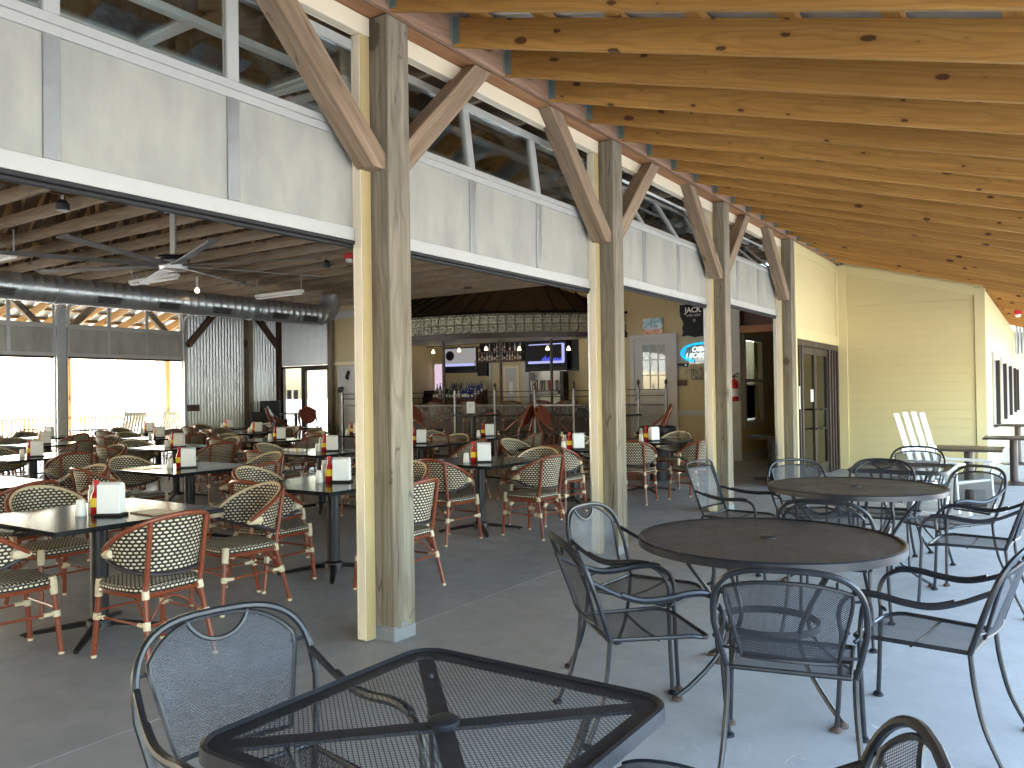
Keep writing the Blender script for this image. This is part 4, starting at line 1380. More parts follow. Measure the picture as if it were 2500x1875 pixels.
        q['fk%d' % s] = fk(zs); q['rk%d' % s] = rk(zs)
    q['strF'] = MB().tube([q['fk1'] + Vector((0, 0, .03)), q['fk-1'] + Vector((0, 0, .03))], .008, 6).mesh('stretcher', M['bamboo'])
    c = (q['rk1'] + q['rk-1']) / 2
    q['strR'] = MB().tube([q['rk1'], q['rk-1']], .008, 6).tube(smooth_path([q['rk1'], c + Vector((.05, .05, .11)), c + Vector((.05, -.05, .11)), q['rk-1']], 5), .006, 6).mesh('stretcher', M['bamboo'])
    return q


def bistro(x, y, deg, label, group, lift=0.0, name='bistro_chair', cat='chair'):
    if lift not in BI: BI[lift] = bistro_meshes(lift)
    q = BI[lift]
    t = T(name, label, cat, (x, y, 0), R(deg), group=group)
    bk = mesh_obj('backrest', q['back'], t)
    mesh_obj('top_rim', q['rim'], bk); mesh_obj('inner_rim', q['inner'], bk); mesh_obj('bottom_binding', q['bind'], bk)
    mesh_obj('arm_cap', q['cap1'], bk); mesh_obj('arm_cap', q['cap-1'], bk)
    st = mesh_obj('seat', q['seat'], t)
    mesh_obj('seat_ring', q['ring'], st)
    for k in ('F1', 'F-1', 'R1', 'R-1'):
        l = mesh_obj('leg', q['leg' + k], t)
        tag(mesh_obj('binding', q['wrap' + k], l), kind='stuff')
    for k in ('str1', 'str-1', 'strF', 'strR'):
        mesh_obj('stretcher', q[k], t)
    return t


def oval_chair(x, y, deg, label):
    """tall red-brown chair with oval woven back, faces +X"""
    t = T('bar_chair', label, 'bar chair', (x, y, 0), R(deg), group='tall oval-backed bar chairs')
    H = .74
    c0 = Vector((-.30, 0, 1.06)); u = Vector((-.42, 0, .91)).normalized()
    el = [c0 + Vector((0, .155 * math.cos(a), 0)) + u * (.19 * math.sin(a)) for a in [2 * PI * i / 28 for i in range(28)]]
    MB().tube(el, .016, 8, closed=True).build('oval_rim', M['bamboo'], t)
    b = MB()
    n = len(el)
    nr = Vector((.91, 0, .42))
    for s in (-.012, .012):
        for p in el: b.v.append(tuple(c0 + (p - c0) * .97 + nr * s))
    b.f.append(tuple(range(n))); b.f.append(tuple(range(n, 2 * n))[::-1])
    for i in range(n): b.f.append((i, (i + 1) % n, n + (i + 1) % n, n + i))
    b.uv[0] = [(p.y / .012, p.z / .012) for p in el]; b.uv[1] = [(p.y / .012, p.z / .012) for p in el[::-1]]
    b.build('oval_back', M['wicker_red'], t, smooth=False)
    MB().box(-.21, .21, -.21, .21, H, H + .045).build('seat', M['wicker'], t, smooth=False, bevel=.015)
    for s in (1, -1):
        l = MB().tube([(.235, s * .225, 0), (.2, s * .19, H)], .016, 8).build('leg', M['bamboo'], t)
        MB().tube([(.2, s * .19, H - .03), (.199, s * .19, H + .04)], .022, 8).build('binding', M['creamwrap'], l)
        MB().tube([(-.26, s * .225, 0), (-.205, s * .18, H), (-.33, s * .175, 1.02), (-.40, s * .14, 1.20)], .016, 8).build('leg', M['bamboo'], t)
        MB().tube(smooth_path([(-.38, s * .17, 1.16), (-.2, s * .22, .98), (.05, s * .21, H + .05)], 5), .013, 8).build('arm', M['bamboo'], t)
        MB().tube([(.225, s * .215, .25), (-.24, s * .21, .25)], .010, 6).build('stretcher', M['bamboo'], t)
        MB().tube(smooth_path([(.21, s * .2, .45), (.1, s * .2, .66), (.02, s * .2, H)], 4), .008, 6).tube(smooth_path([(-.22, s * .2, .45), (-.1, s * .2, .66), (-.02, s * .2, H)], 4), .008, 6).build('brace', M['bamboo'], t)
    MB().tube([(.228, .22, .30), (.228, -.22, .30)], .012, 6).build('footrest', M['bamboo'], t)
    MB().tube([(-.24, .21, .30), (-.24, -.21, .30)], .010, 6).build('stretcher', M['bamboo'], t)
    return t


DT = {}


def dining_table(x, y, label, half=.53, deg=0, menu=None):
    h = .745
    t = T('dining_table', label, 'table', (x, y, 0), R(deg), group='black pedestal dining tables')
    if half not in DT:
        q = {}
        b = MB().box(-half, half, -half, half, h - .028, h)
        q['top'] = b.mesh('tabletop', M['tabletop'], smooth=False, bevel=.005)
        q['col'] = MB().cyl((0, 0, .06), .052, h - .088, 20).lathe([(.075, 0), (.09, -.012), (.13, -.03), (.13, -.035), (.02, -.035)][::-1], (0, 0, h - .005), 20).mesh('column', M['black'])
        b = MB()
        for k in range(4):
            a = PI / 2 * k + PI / 4
            ca, sa = math.cos(a), math.sin(a)
            b.tube([(0, 0, .065), (.12 * ca, .12 * sa, .058), (.3 * ca, .3 * sa, .034), (.42 * ca, .42 * sa, .018), (.45 * ca, .45 * sa, .014)], [.03, .032, .026, .020, .012], 8, squash=.6)
            b.cyl((.42 * ca, .42 * sa, 0), .012, .014, 8)
        b.lathe([(.01, .10), (.055, .10), (.075, .085), (.08, .04), (.01, .04)], n=16)
        q['base'] = b.mesh('cross_base', M['black'])
        DT[half] = q
    q = DT[half]
    mesh_obj('tabletop', q['top'], t); mesh_obj('column', q['col'], t)
    mesh_obj('cross_base', q['base'], t)
    return t


CD = {}


def napkins(x, y, z, deg, label):
    t = T('napkin_dispenser', label, 'napkin dispenser', (x, y, z), R(deg), group='white napkin dispensers')
    if 'n' not in CD:
        CD['nb'] = MB().box(-.05, .05, -.085, .085, .0, .014).mesh('base', M['blackplastic'], smooth=False, bevel=.003)
        CD['n'] = MB().prism([(-.043, .016), (.043, .016), (.034, .19), (.0, .205), (-.034, .19)], lambda p, s: (p[0], -.069 + .138 * s, p[1])).mesh('napkin_stack', M['napkin'], smooth=False, bevel=.003)
        CD['cf'] = MB().box(-.055, -.0485, -.06, .06, .016, .17).mesh('card_face', M['white_dull'], smooth=False)
    mesh_obj('base', CD['nb'], t); mesh_obj('napkin_stack', CD['n'], t); mesh_obj('card_face', CD['cf'], t)


def ketchup(x, y, z, label):
    t = T('sauce_bottle', label, 'bottle', (x, y, z), random.random() * 6, group='red sauce bottles')
    if 'k' not in CD:
        CD['k'] = MB().lathe([(.001, 0), (.029, 0), (.032, .005), (.032, .10), (.026, .125), (.015, .15), (.013, .185), (.001, .186)], n=16).mesh('bottle_body', M['ketchup'])
        CD['kl'] = MB().lathe([(.0328, .05), (.0328, .105)], n=16).mesh('yellow_label', M['mustard'])
        CD['kc'] = MB().lathe([(.017, .178), (.017, .205), (.012, .212), (.001, .212)], n=12).mesh('cap', M['red'])
    mesh_obj('bottle_body', CD['k'], t); mesh_obj('yellow_label', CD['kl'], t); mesh_obj('cap', CD['kc'], t)


def shaker(x, y, z, label):
    t = T('salt_shaker', label, 'shaker', (x, y, z), 0, group='white salt shakers')
    if 's' not in CD:
        CD['s'] = MB().lathe([(.001, 0), (.031, 0), (.034, .006), (.027, .08), (.024, .085)], n=14).mesh('shaker_body', M['cup'])
        CD['sc'] = MB().lathe([(.026, .085), (.026, .093), (.018, .10), (.001, .101)], n=14).mesh('shaker_cap', M['cup'])
    mesh_obj('shaker_body', CD['s'], t); mesh_obj('shaker_cap', CD['sc'], t)


def holder(x, y, z, deg, label):
    t = T('clear_bottle', label, 'bottle', (x, y, z), R(deg), group='clear condiment bottles')
    if 'h' not in CD:
        CD['h'] = MB().lathe([(.001, 0), (.027, 0), (.028, .004), (.026, .13), (.018, .15)], n=14).mesh('bottle_body', M['clear'])
        CD['hc'] = MB().lathe([(.02, .15), (.02, .175), (.001, .178)], n=12).mesh('cap', M['silver'])
    mesh_obj('bottle_body', CD['h'], t); mesh_obj('cap', CD['hc'], t)


def hi_top(x, y, label, half=.36, h=1.07, rnd=False, heavy=False, col=None):
    t = T('high_table', label, 'table', (x, y, 0), group='tall pedestal tables')
    if rnd: MB().lathe([(.001, h - .03), (half, h - .03), (half + .004, h - .02), (half + .004, h - .006), (half, h), (.001, h)], n=36).build('tabletop', col or M['tabletop'], t)
    else: MB().box(-half, half, -half, half, h - .03, h).build('tabletop', col or M['tabletop'], t, smooth=False, bevel=.004)
    MB().cyl((0, 0, .02), .055 if heavy else .036, h - .05, 18).build('column', M['bronze'] if heavy else M['black'], t)
    MB().lathe([(.28 if heavy else .24, 0), (.28 if heavy else .24, .012), (.1, .03), (.05, .05), (.001, .05)], n=28).build('base_plate', M['bronze'] if heavy else M['black'], t)
    return t


def rocker(x, y, deg, label, m, group):
    """white rocking chair, faces +X"""
    t = T('rocking_chair', label, 'rocking chair', (x, y, 0), R(deg), group=group)
    w = .27
    for s in (1, -1):
        rk = smooth_path([(-.45, s * w, .085), (-.2, s * w, .03), (.05, s * w, .02), (.3, s * w, .045), (.42, s * w, .08)], 5)
        b = MB()
        for p, q in zip(rk[:-1], rk[1:]): b.beam(p, q, .035, .045)
        b.build('rocker', m, t, smooth=False)
        MB().beam((.22, s * w, .05), (.20, s * w, .63), .045, .045, (1, 0, 0)).build('front_leg', m, t, smooth=False)
        MB().beam((-.20, s * w, .05), (-.22, s * w, .42), .045, .045, (1, 0, 0)).beam((-.22, s * w, .42), (-.47, s * w * .93, 1.16), .04, .05, (1, 0, 0)).build('back_post', m, t, smooth=False)
        MB().lathe([(.02, 0), (.026, .02), (.018, .045), (.001, .06)], (-.475, s * w * .93, 1.155), 10).build('finial', m, t)
        MB().box(-.27, .27, s * w - .05, s * w + .05, .635, .66).build('armrest', m, t, smooth=False, bevel=.006)
        for z in (.18, .30):
            MB().tube([(.215, s * w, z), (-.21, s * w, z)], .012, 6).build('stretcher', m, t)
    for k in range(8):
        xx = -.19 + .055 * k
        MB().box(xx, xx + .046, -w + .01, w - .01, .405 - .0 * k, .423).build('seat_slat', m, t, smooth=False)
    for k in range(6):
        yy = -.19 + .076 * k
        MB().beam((-.235, yy, .44), (-.455, yy, 1.06), .052, .014, (1, 0, .3)).build('back_slat', m, t, smooth=False)
    b = MB().beam((-.465, -w * .92, 1.085), (-.465, w * .92, 1.085), .022, .085, (-.33, 0, .94))
    b.build('top_rail', m, t, smooth=False, bevel=.006)
    MB().beam((-.238, -w, .455), (-.238, w, .455), .022, .05, (-.33, 0, .94)).build('lower_rail', m, t, smooth=False)
    MB().tube([(.215, -w, .2), (.215, w, .2)], .012, 6).tube([(.215, -w, .3), (.215, w, .3)], .012, 6).build('front_stretcher', m, t)
    return t


def adirondack(x, y, deg, label, m, group, h=1.17):
    """wide slatted porch rocker with tall flat back boards, faces +X"""
    t = T('slat_rocker', label, 'rocking chair', (x, y, 0), R(deg), group=group)
    w = .30
    for s in (1, -1):
        rk = smooth_path([(-.48, s * w, .10), (-.2, s * w, .035), (.05, s * w, .022), (.3, s * w, .045), (.46, s * w, .10)], 5)
        b = MB()
        for p, q in zip(rk[:-1], rk[1:]): b.beam(p, q, .035, .05)
        b.build('rocker', m, t, smooth=False)
        MB().beam((.30, s * w, .05), (.26, s * w, .60), .035, .085, (1, 0, 0)).build('front_leg', m, t, smooth=False, bevel=.004)
        MB().beam((-.28, s * w, .06), (-.18, s * w, .58), .035, .085, (1, 0, 0)).build('back_leg', m, t, smooth=False, bevel=.004)
        MB().beam((.28, s * w, .34), (-.24, s * w, .30), .03, .09).build('side_rail', m, t, smooth=False)
        MB().box(-.34, .37, s * w - .065, s * w + .075, .602, .625).build('armrest', m, t, smooth=False, bevel=.008)
    for k in range(7):
        xx = .27 - .083 * k
        z = .40 - .025 * k * .8
        MB().box(xx - .035, xx + .035, -w + .02, w - .02, z, z + .02).build('seat_slat', m, t, smooth=False)
    for k in range(4):
        yy = -.225 + .15 * k
        hh = h - .012 * abs(k - 1.5)
        MB().beam((-.22, yy * .9, .30), (-.50, yy, hh), .088, .02, (1, 0, .33)).build('back_slat', m, t, smooth=False, bevel=.004)
    MB().beam((-.37, -w, .72), (-.37, w, .72), .02, .07, (-.3, 0, .95)).build('back_rail', m, t, smooth=False)
    return t

# ================================================================== BAR
BC = Vector((-9.43, 16.06, 0))
A0, A1 = R(-110), R(-29)
cn = T('bar_canopy', 'round bar canopy with dark metal cone roof and pressed tin band', 'canopy', (BC.x, BC.y, 2.7))
MB().lathe([(5.0, 2.73), (5.04, 2.73), (5.04, 2.85), (5.0, 2.85), (5.0, 2.73)], BC, 72, A0, A1).build('lower_ring', M['bronze'], cn, world=True)
MB().lathe([(5.0, 3.285), (5.05, 3.285), (5.05, 3.34), (5.0, 3.34), (5.0, 3.285)], BC, 72, A0, A1).build('upper_ring', M['canopy'], cn, world=True)
nt = 34
for r in range(2):
    for k in range(nt):
        a, c = A0 + (A1 - A0) * k / nt, A0 + (A1 - A0) * (k + 1) / nt
        z0, z1 = 2.852 + .216 * r, 2.852 + .216 * (r + 1) - .004

        def fn(u, v, a=a, c=c, z0=z0, z1=z1):
            an = a + (c - a) * (.02 + .96 * u)
            e = min(u, 1 - u, v, 1 - v)
            rr_ = 5.005 + .02 * min(1, e * 5) + .012 * math.cos(u * 4 * PI) * math.cos(v * 4 * PI) * (e > .1)
            return (BC.x + rr_ * math.cos(an), BC.y + rr_ * math.sin(an), z0 + (z1 - z0) * v)
        MB().grid(10, 8, fn, (1, 1)).build('tin_tile', M['tin'], cn, world=True, ang=30)
ns = 16
for k in range(ns):
    a, c = A0 + (A1 - A0) * k / ns, A0 + (A1 - A0) * (k + 1) / ns
    MB().grid(4, 3, lambda u, v: (BC.x + (5.0 - 2.6 * v) * math.cos(a + (c - a) * u), BC.y + (5.0 - 2.6 * v) * math.sin(a + (c - a) * u), 3.34 + 1.25 * v)).build('roof_panel', M['canopy'], cn, world=True)
    MB().beam((BC.x + 5.0 * math.cos(a), BC.y + 5.0 * math.sin(a), 3.36), (BC.x + 2.4 * math.cos(a), BC.y + 2.4 * math.sin(a), 4.61), .03, .05).build('roof_seam', M['canopy'], cn, world=True, smooth=False)
MB().lathe([(4.98, 2.745), (3.0, 2.755)], BC, 60, A0, A1).build('soffit', M['white_dull'], cn, world=True)
bc = T('bar_counter', 'curved dark brick bar counter with black top', 'bar counter', (BC.x, BC.y, 0))
rows = 12
for r in range(rows):
    nb = 25
    for k in range(nb):
        sh = .5 * (r % 2)
        a, c = A0 + (A1 - A0) * (k + sh) / nb, A0 + (A1 - A0) * (k + sh + .94) / nb
        d = random.random() * .008
        MB().lathe([(4.2, .075 * r + .01), (4.3 + d, .075 * r + .01), (4.3 + d, .075 * r + .078), (4.2, .075 * r + .078)], BC, 2, a, c).build('brick', M['brick'], bc, world=True, smooth=False)
MB().lathe([(4.18, 0), (4.285, 0), (4.285, 1.03), (4.18, 1.03), (4.18, 0)], BC, 60, A0, A1).build('mortar_core', M['blackplastic'], bc, world=True)
MB().lathe([(3.85, 1.03), (4.5, 1.03), (4.52, 1.045), (4.52, 1.065), (4.5, 1.08), (3.85, 1.08), (3.85, 1.03)], BC, 72, A0, A1).build('counter_top', M['tabletop'], bc, world=True)
MB().tube([(BC.x + 4.5 * math.cos(A0 + (A1 - A0) * i / 40), BC.y + 4.5 * math.sin(A0 + (A1 - A0) * i / 40), .2) for i in range(41)], .022, 8).build('foot_rail', M['steel'], bc, world=True)
SG = 'woven bar stools along the bar'
for k, dg in enumerate((-91, -82, -72, -61.5, -54, -47, -38)):
    bistro(BC.x + 4.9 * math.cos(R(dg)), BC.y + 4.9 * math.sin(R(dg)), dg + 180, ['leftmost', 'second from left', 'third from left', 'middle', 'third from right', 'second from right', 'rightmost'][k] + ' woven bar stool at the bar counter, behind the railing', SG, lift=.46, name='bar_stool', cat='bar stool')
for k, a in enumerate((-87, -66, -49)):
    pp = (BC.x + 4.12 * math.cos(R(a)), BC.y + 4.12 * math.sin(R(a)))
    one('canopy_pole', MB().tube([(*pp, 1.08), (*pp, 2.75)], .035, 12), M['bronze'], ['left', 'middle', 'right'][k] + ' dark pole rising from the bar counter to the canopy', 'pole', 'poles of the bar')
# railing
rl = T('bar_railing', 'tall steel railing with finials and mesh panels in front of the bar', 'railing', (-6.4, 9.7, 0))
xs = [-10.42, -9.50, -8.57, -7.12, -6.1, -5.15, -4.28, -3.35, -2.95, -2.42]
fin = MB().lathe([(.02, 0), (.02, .02), (.008, .03), (.024, .06), (.030, .085), (.022, .115), (.001, .15)], n=12).mesh('finial', M['black'])
for x in xs:
    p = MB().box(x - .022, x + .022, 9.678, 9.722, 0, 1.53).build('post', M['steel'], rl, world=True, smooth=False, bevel=.003)
    f_ = mesh_obj('finial', fin, p)
    f_.location = (x + 6.4, 0, 1.53)
for a, c in zip(xs[:-1], xs[1:]):
    MB().tube([(a + .022, 9.7, 1.49), (c - .022, 9.7, 1.49)], .009, 6).tube([(a + .022, 9.7, 1.38), (c - .022, 9.7, 1.38)], .009, 6).build('cross_bar', M['black'], rl, world=True)
    MB().box(a + .023, c - .023, 9.685, 9.715, 1.20, 1.235).build('panel_top_bar', M['black'] if a < -5.2 or a > -5.1 else M['steel'], rl, world=True, smooth=False)
    MB().box(a + .023, c - .023, 9.69, 9.71, .10, .125).build('panel_bottom_bar', M['black'], rl, world=True, smooth=False)
    lm_ = lattice(lambda u, v: (u, 9.7, v), lambda u, v: a + .03 < u < c - .03 and .13 < v < 1.195, a, c, .12, 1.2, .05, .034, .80)
    tag(lm_.build('mesh_panel', M['black'], rl, world=True, smooth=False), kind='stuff')
r2 = T('corner_railing', 'short steel railing with finials running back at the left of the bar', 'railing', (-10.9, 10.3, 0))
pts = [(-10.42, 9.7), (-10.75, 10.0), (-11.1, 10.3), (-11.4, 10.55), (-11.7, 10.8)]
for (x, y) in pts[1:]:
    p = MB().box(x - .02, x + .02, y - .02, y + .02, 0, 1.53).build('post', M['black'], r2, world=True, smooth=False)
    f_ = mesh_obj('finial', fin, p)
    f_.location = (x + 10.9, y - 10.3, 1.53)
for p, q in zip(pts[:-1], pts[1:]):
    MB().tube([(*p, 1.49), (*q, 1.49)], .009, 6).tube([(*p, 1.38), (*q, 1.38)], .009, 6).tube([(*p, 1.21), (*q, 1.21)], .016, 6).build('cross_bar', M['black'], r2, world=True)

# back bar
Y = 13.59


def tv(x0, x1, z0, z1, label, scr, tilt=0):
    cx, cz = (x0 + x1) / 2, (z0 + z1) / 2
    t = T('television', label, 'television', (cx, Y - .12, cz), tilt, group='televisions behind the bar')
    w, h = (x1 - x0) / 2, (z1 - z0) / 2
    MB().box(-w, w, -.03, .04, -h, h).build('frame', M['screen_black'], t, smooth=False, bevel=.008)
    MB().box(-.1, .1, .041, .11, -.1, .1).build('bracket', M['blackplastic'], t, smooth=False)
    s = MB().box(-w + .03, w - .03, -.034, -.0305, -h + .06, h - .03).build('screen', scr[0], t, smooth=False)
    b = MB()
    for (a0, a1, c0, c1) in scr[1]:
        b.box(-w + .03 + a0 * (2 * w - .06), -w + .03 + a1 * (2 * w - .06), -.0375, -.0345, -h + .06 + c0 * (2 * h - .09), -h + .06 + c1 * (2 * h - .09))
    b.build('picture', scr[2], t, smooth=False)
    return t


one('tv_backboard', MB().box(-7.86, -6.34, Y - .03, Y, 1.99, 2.83), M['screen_black'], 'black backboard behind the right television', 'board', smooth=False)
tv(-7.78, -6.58, 2.03, 2.72, 'right television with blue picture and pale border on black board', (M['tv_dark'], [(.04, .96, .16, .26), (.90, .97, .22, .95), (.06, .96, .93, .97)], M['tv_bar']))
b = MB()
for k in range(12):
    a = -.12 + .03 * k
    b.box(-7.1 + a * 1.6, -7.1 + a * 1.6 + .022, Y - .159, Y - .156, 2.25, 2.29 + .05 * random.random() + (.06 if k in (2, 6) else 0))
one('screen_graphic', b, M['tv_blue'], 'blue figures shown on the right television screen', 'picture', smooth=False)
tt = tv(-10.42, -9.36, 2.02, 2.70, 'left television with pale picture tilted towards the bar stools', (M['tv_pale'], [(.0, 1, .0, .20)], M['tv_dark']), R(8))
MB().lathe([(.001, 0), (.13, 0), (.13, .004), (.001, .004)], n=24).build('picture_disc', M['tv_dark'], tt).matrix_local = Matrix.Translation((-.28, -.045, .12)) @ Matrix.Rotation(R(90), 4, 'X')
MB().box(-.42, .45, -.045, -.042, -.16, -.09).build('picture_band', M['tv_bar'], tt, smooth=False)
one('wall_poster', MB().box(-11.55 + .7, -10.6, Y - .02, Y - .012, 1.55, 2.28), M['paper_glow'], 'self-glowing pale lilac poster at the left end of the bar wall', 'poster', smooth=False)
sh_ = T('liquor_shelf', 'dark high shelf carrying bottles above the serving hatch', 'shelf', (-8.6, Y - .1, 2.3))
MB().box(-9.31, -7.88, Y - .25, Y, 2.27, 2.31).build('board', M['brown_wood'], sh_, world=True, smooth=False)
MB().box(-9.31, -7.88, Y - .02, Y, 2.311, 2.78).build('back_panel', M['screen_black'], sh_, world=True, smooth=False)
MB().box(-9.31, -7.88, Y - .22, Y - .02, 2.52, 2.54).build('upper_board', M['brown_wood'], sh_, world=True, smooth=False)
MB().box(-9.33, -9.02, Y - .1, Y - .001, 1.92, 2.265).build('side_box', M['screen_black'], sh_, world=True, smooth=False)
BG = []
for (nm, c) in (('amber_glass', (.25, .11, .03)), ('clear_glass', (.50, .52, .52)), ('green_glass', (.05, .12, .05)), ('blue_glass', (.03, .06, .40)), ('white_label', (.62, .60, .55)), ('brown_glass', (.09, .04, .02))):
    M[nm] = paint(nm, c, .15, .1, 8, spec=.6)
    BG.append(M[nm])
BM = {}


def bottle(x, y, z, k, s=1.0, grp=None, lab=None):
    if k not in BM:
        BM[k] = (MB().lathe([(.001, 0), (.036, 0), (.038, .01), (.038, .16), (.030, .19), (.013, .22), (.012, .285), (.001, .286)], n=10).mesh('bottle', BG[k]),
                 MB().lathe([(.0386, .04), (.0386, .12)], n=10).mesh('paper_label', BG[4 if k != 4 else 0]),
                 MB().lathe([(.015, .27), (.012, .31), (.001, .315)], n=8).mesh('pourer', M['silver']))
    t = mesh_obj('liquor_bottle', BM[k][0])
    t.location = (x, y, z); t.scale = (s, s, s)
    tag(t, lab, 'bottle', grp)
    mesh_obj('paper_label', BM[k][1], t); mesh_obj('pourer', BM[k][2], t)


for k in range(17):
    x = -9.24 + .08 * k
    bottle(x, Y - .12, 2.311, (0, 4, 0, 1, 4, 1, 5, 4, 4, 1, 5, 4, 1, 4, 0, 1, 0)[k], .68, 'bottles on the high dark shelf', 'small bottle in the lower row on the high dark shelf')
    if k in (0, 4, 6, 7, 9, 10, 12, 14, 16):
        bottle(x, Y - .12, 2.541, (0, 4, 1)[k % 3], .68, 'bottles on the upper board of the high shelf', 'small bottle in the upper row on the high dark shelf')
stp = T('bottle_steps', 'stepped back bar stand full of liquor bottles', 'shelf', (-9.75, Y - .3, 1.0))
for q in range(4):
    MB().box(-10.5, -9.02, Y - .60 + .13 * q, Y - .48 + .13 * q, .9, 1.34 + .075 * q).build('step', M['brown_wood'], stp, world=True, smooth=False)
    for k in range(14):
        if random.random() < .1 and q: continue
        x = -10.44 + .105 * k + random.uniform(-.012, .012)
        bottle(x, Y - .54 + .13 * q, 1.34 + .075 * q, 3 if (x > -9.5 and q < 3 and random.random() < .75) else random.choice((1, 1, 1, 4, 4, 0, 2, 1, 5)), random.uniform(.82, 1.05), 'liquor bottles in rows on the stepped back bar', 'liquor bottle in the crowded rows on the stepped back bar')
hc = T('serving_hatch', 'pale serving hatch opening to a room with a green-grey door', 'hatch', (-8.44, Y, 1.2))
MB().box(-8.97, -7.9, Y - .012, Y + .004, .9, 2.262).build('hatch_back', M['inner_yellow'], hc, world=True, smooth=False)
MB().box(-9.0, -8.93, Y - .04, Y - .013, .9, 2.262).box(-7.96, -7.88, Y - .04, Y - .013, .9, 2.262).build('hatch_frame', M['greywhite'], hc, world=True, smooth=False)
MB().box(-8.55, -8.48, Y - .03, Y - .013, .9, 2.16).box(-8.14, -8.07, Y - .03, Y - .013, .9, 2.16).box(-8.48, -8.14, Y - .03, Y - .013, 2.10, 2.16).build('inner_door_frame', M['cream'], hc, world=True, smooth=False)
MB().box(-8.478, -8.142, Y - .022, Y - .013, .9, 2.098).build('inner_door', M['greywhite'], hc, world=True, smooth=False)
MB().box(-8.38, -8.26, Y - .026, Y - .0225, 1.45, 1.75).build('paper_sheet', M['white'], hc, world=True, smooth=False)
tp = T('beer_tap_cabinet', 'steel beer tap cabinet with a row of coloured tap handles', 'beer taps', (-7.2, Y - .3, 1.1))
MB().box(-7.70, -6.66, Y - .06, Y - .002, .95, 2.0).build('steel_back', M['silver'], tp, world=True, smooth=False)
MB().box(-7.72, -7.60, Y - .3, Y - .061, .95, 1.98).build('side_pillar', M['greywhite'], tp, world=True, smooth=False)
MB().box(-6.70, -6.60, Y - .3, Y - .061, .95, 1.98).build('side_pillar', M['blackplastic'], tp, world=True, smooth=False)
MB().box(-7.56, -6.75, Y - .32, Y - .25, 1.42, 1.5).build('tap_rail', M['steel'], tp, world=True, smooth=False)
for k in range(11):
    x = -7.52 + .073 * k
    MB().lathe([(.012, 0), (.02, .05), (.028, .2), (.022, .26), (.001, .27)], (x, Y - .29, 1.505), 10).build('tap_handle', [M['white'], M['white'], M['amber_glass'], M['white'], M['brown_glass'], M['green_glass'], M['white'], M['red'], M['amber_glass'], M['white'], M['brown_glass']][k], tp, world=True)
    MB().tube([(x, Y - .33, 1.43), (x, Y - .36, 1.40), (x, Y - .36, 1.35)], .012, 6).build('spout', M['steel'], tp, world=True)
MB().box(-7.56, -6.75, Y - .4, Y - .1, 1.14, 1.2).build('drip_tray', M['silver'], tp, world=True, smooth=False)
one('back_counter', MB().box(-10.85, -6.5, Y - .65, Y - .07, .0, .9), M['brown_wood'], 'dark back bar counter below the bottles', 'counter', smooth=False)
rg = T('cash_register', 'black cash register with a tilted screen at the left of the bottles', 'cash register', (-10.72, Y - .5, 1.2))
MB().box(-.2, .2, -.2, .2, -.3, .02).build('base', M['blackplastic'], rg, smooth=False, bevel=.01)
MB().beam((0, .02, .02), (0, .1, .36), .42, .03, (0, -1, .2)).build('screen', M['screen_black'], rg, smooth=False, bevel=.006)
one('paper_menu', MB().box(-10.95, -10.35, 11.55, 11.75, 1.083, 1.10), M['paper_glow'], 'pale pink self-glowing pad lying on the left end of the bar counter', 'menu', smooth=False)
rod = T('light_rail', 'thin dark ceiling rail carrying small glowing pendant lamps over the bar', 'rail', (-8.4, 13.2, 2.74))
MB().tube([(-11.0, 13.3, 2.74), (-9.6, 13.0, 2.74), (-8.4, 12.9, 2.735), (-6.2, 13.3, 2.72)], .008, 6).build('rail', M['bronze'], rod, world=True)
for k, (x, y, z) in enumerate(((-11.05, 13.2, 2.55), (-10.5, 13.1, 2.60), (-9.55, 13.0, 2.6), (-8.65, 12.95, 2.6), (-7.68, 13.0, 2.56), (-6.92, 13.1, 2.54), (-6.42, 13.25, 2.52))):
    t = T('pendant_lamp', ['first', 'second', 'third', 'fourth', 'fifth', 'sixth', 'last'][k] + ' small glowing pendant lamp from the left over the bar', 'lamp', (x, y, z), group='small pendant lamps over the bar')
    MB().tube([(0, 0, .05), (0, 0, .2)], .006, 6).build('cord', M['bronze'], t)
    MB().lathe([(.001, -.05), (.045, -.045), (.05, -.03), (.03, .02), (.016, .05), (.001, .055)], n=14).build('glass_shade', M['bulb'], t)
for k, (a, r) in enumerate(((-84, 4.25), (-76, 4.25), (-68.5, 4.25), (-66.5, 4.25), (-58, 4.25))):
    one('red_light', MB().lathe([(.001, -.015), (.012, -.01), (.012, .01), (.001, .015)], (BC.x + (r + .27) * math.cos(R(a)), BC.y + (r + .27) * math.sin(R(a)), .99), 8), M['led_red'], 'tiny red light under the edge of the bar counter top', 'light', 'tiny red lights under the bar counter top')

# ---- things on the inner wall beside the bar
wd = T('white_door', 'white nine-pane door in a white frame beside the bar', 'door', (-4.37, Y, 0))
MB().box(-4.95, -4.84, Y - .06, Y - .012, 0, 2.66).box(-3.89, -3.79, Y - .06, Y - .012, 0, 2.66).box(-4.95, -3.79, Y - .06, Y - .012, 2.661, 2.77).build('door_frame', M['white_dull'], wd, world=True, smooth=False, bevel=.004)
MB().box(-4.84, -3.89, Y - .04, Y - .012, 0, 1.46).box(-4.84, -4.655, Y - .04, Y - .012, 1.461, 2.66).box(-4.065, -3.89, Y - .04, Y - .012, 1.461, 2.66).box(-4.655, -4.065, Y - .04, Y - .012, 2.53, 2.66).build('door_leaf', M['white_dull'], wd, world=True, smooth=False)
MB().box(-4.74, -3.99, Y - .046, Y - .041, .25, .62).box(-4.74, -3.99, Y - .046, Y - .041, .75, 1.28).build('door_panel', M['white_dull'], wd, world=True, smooth=False, bevel=.003)
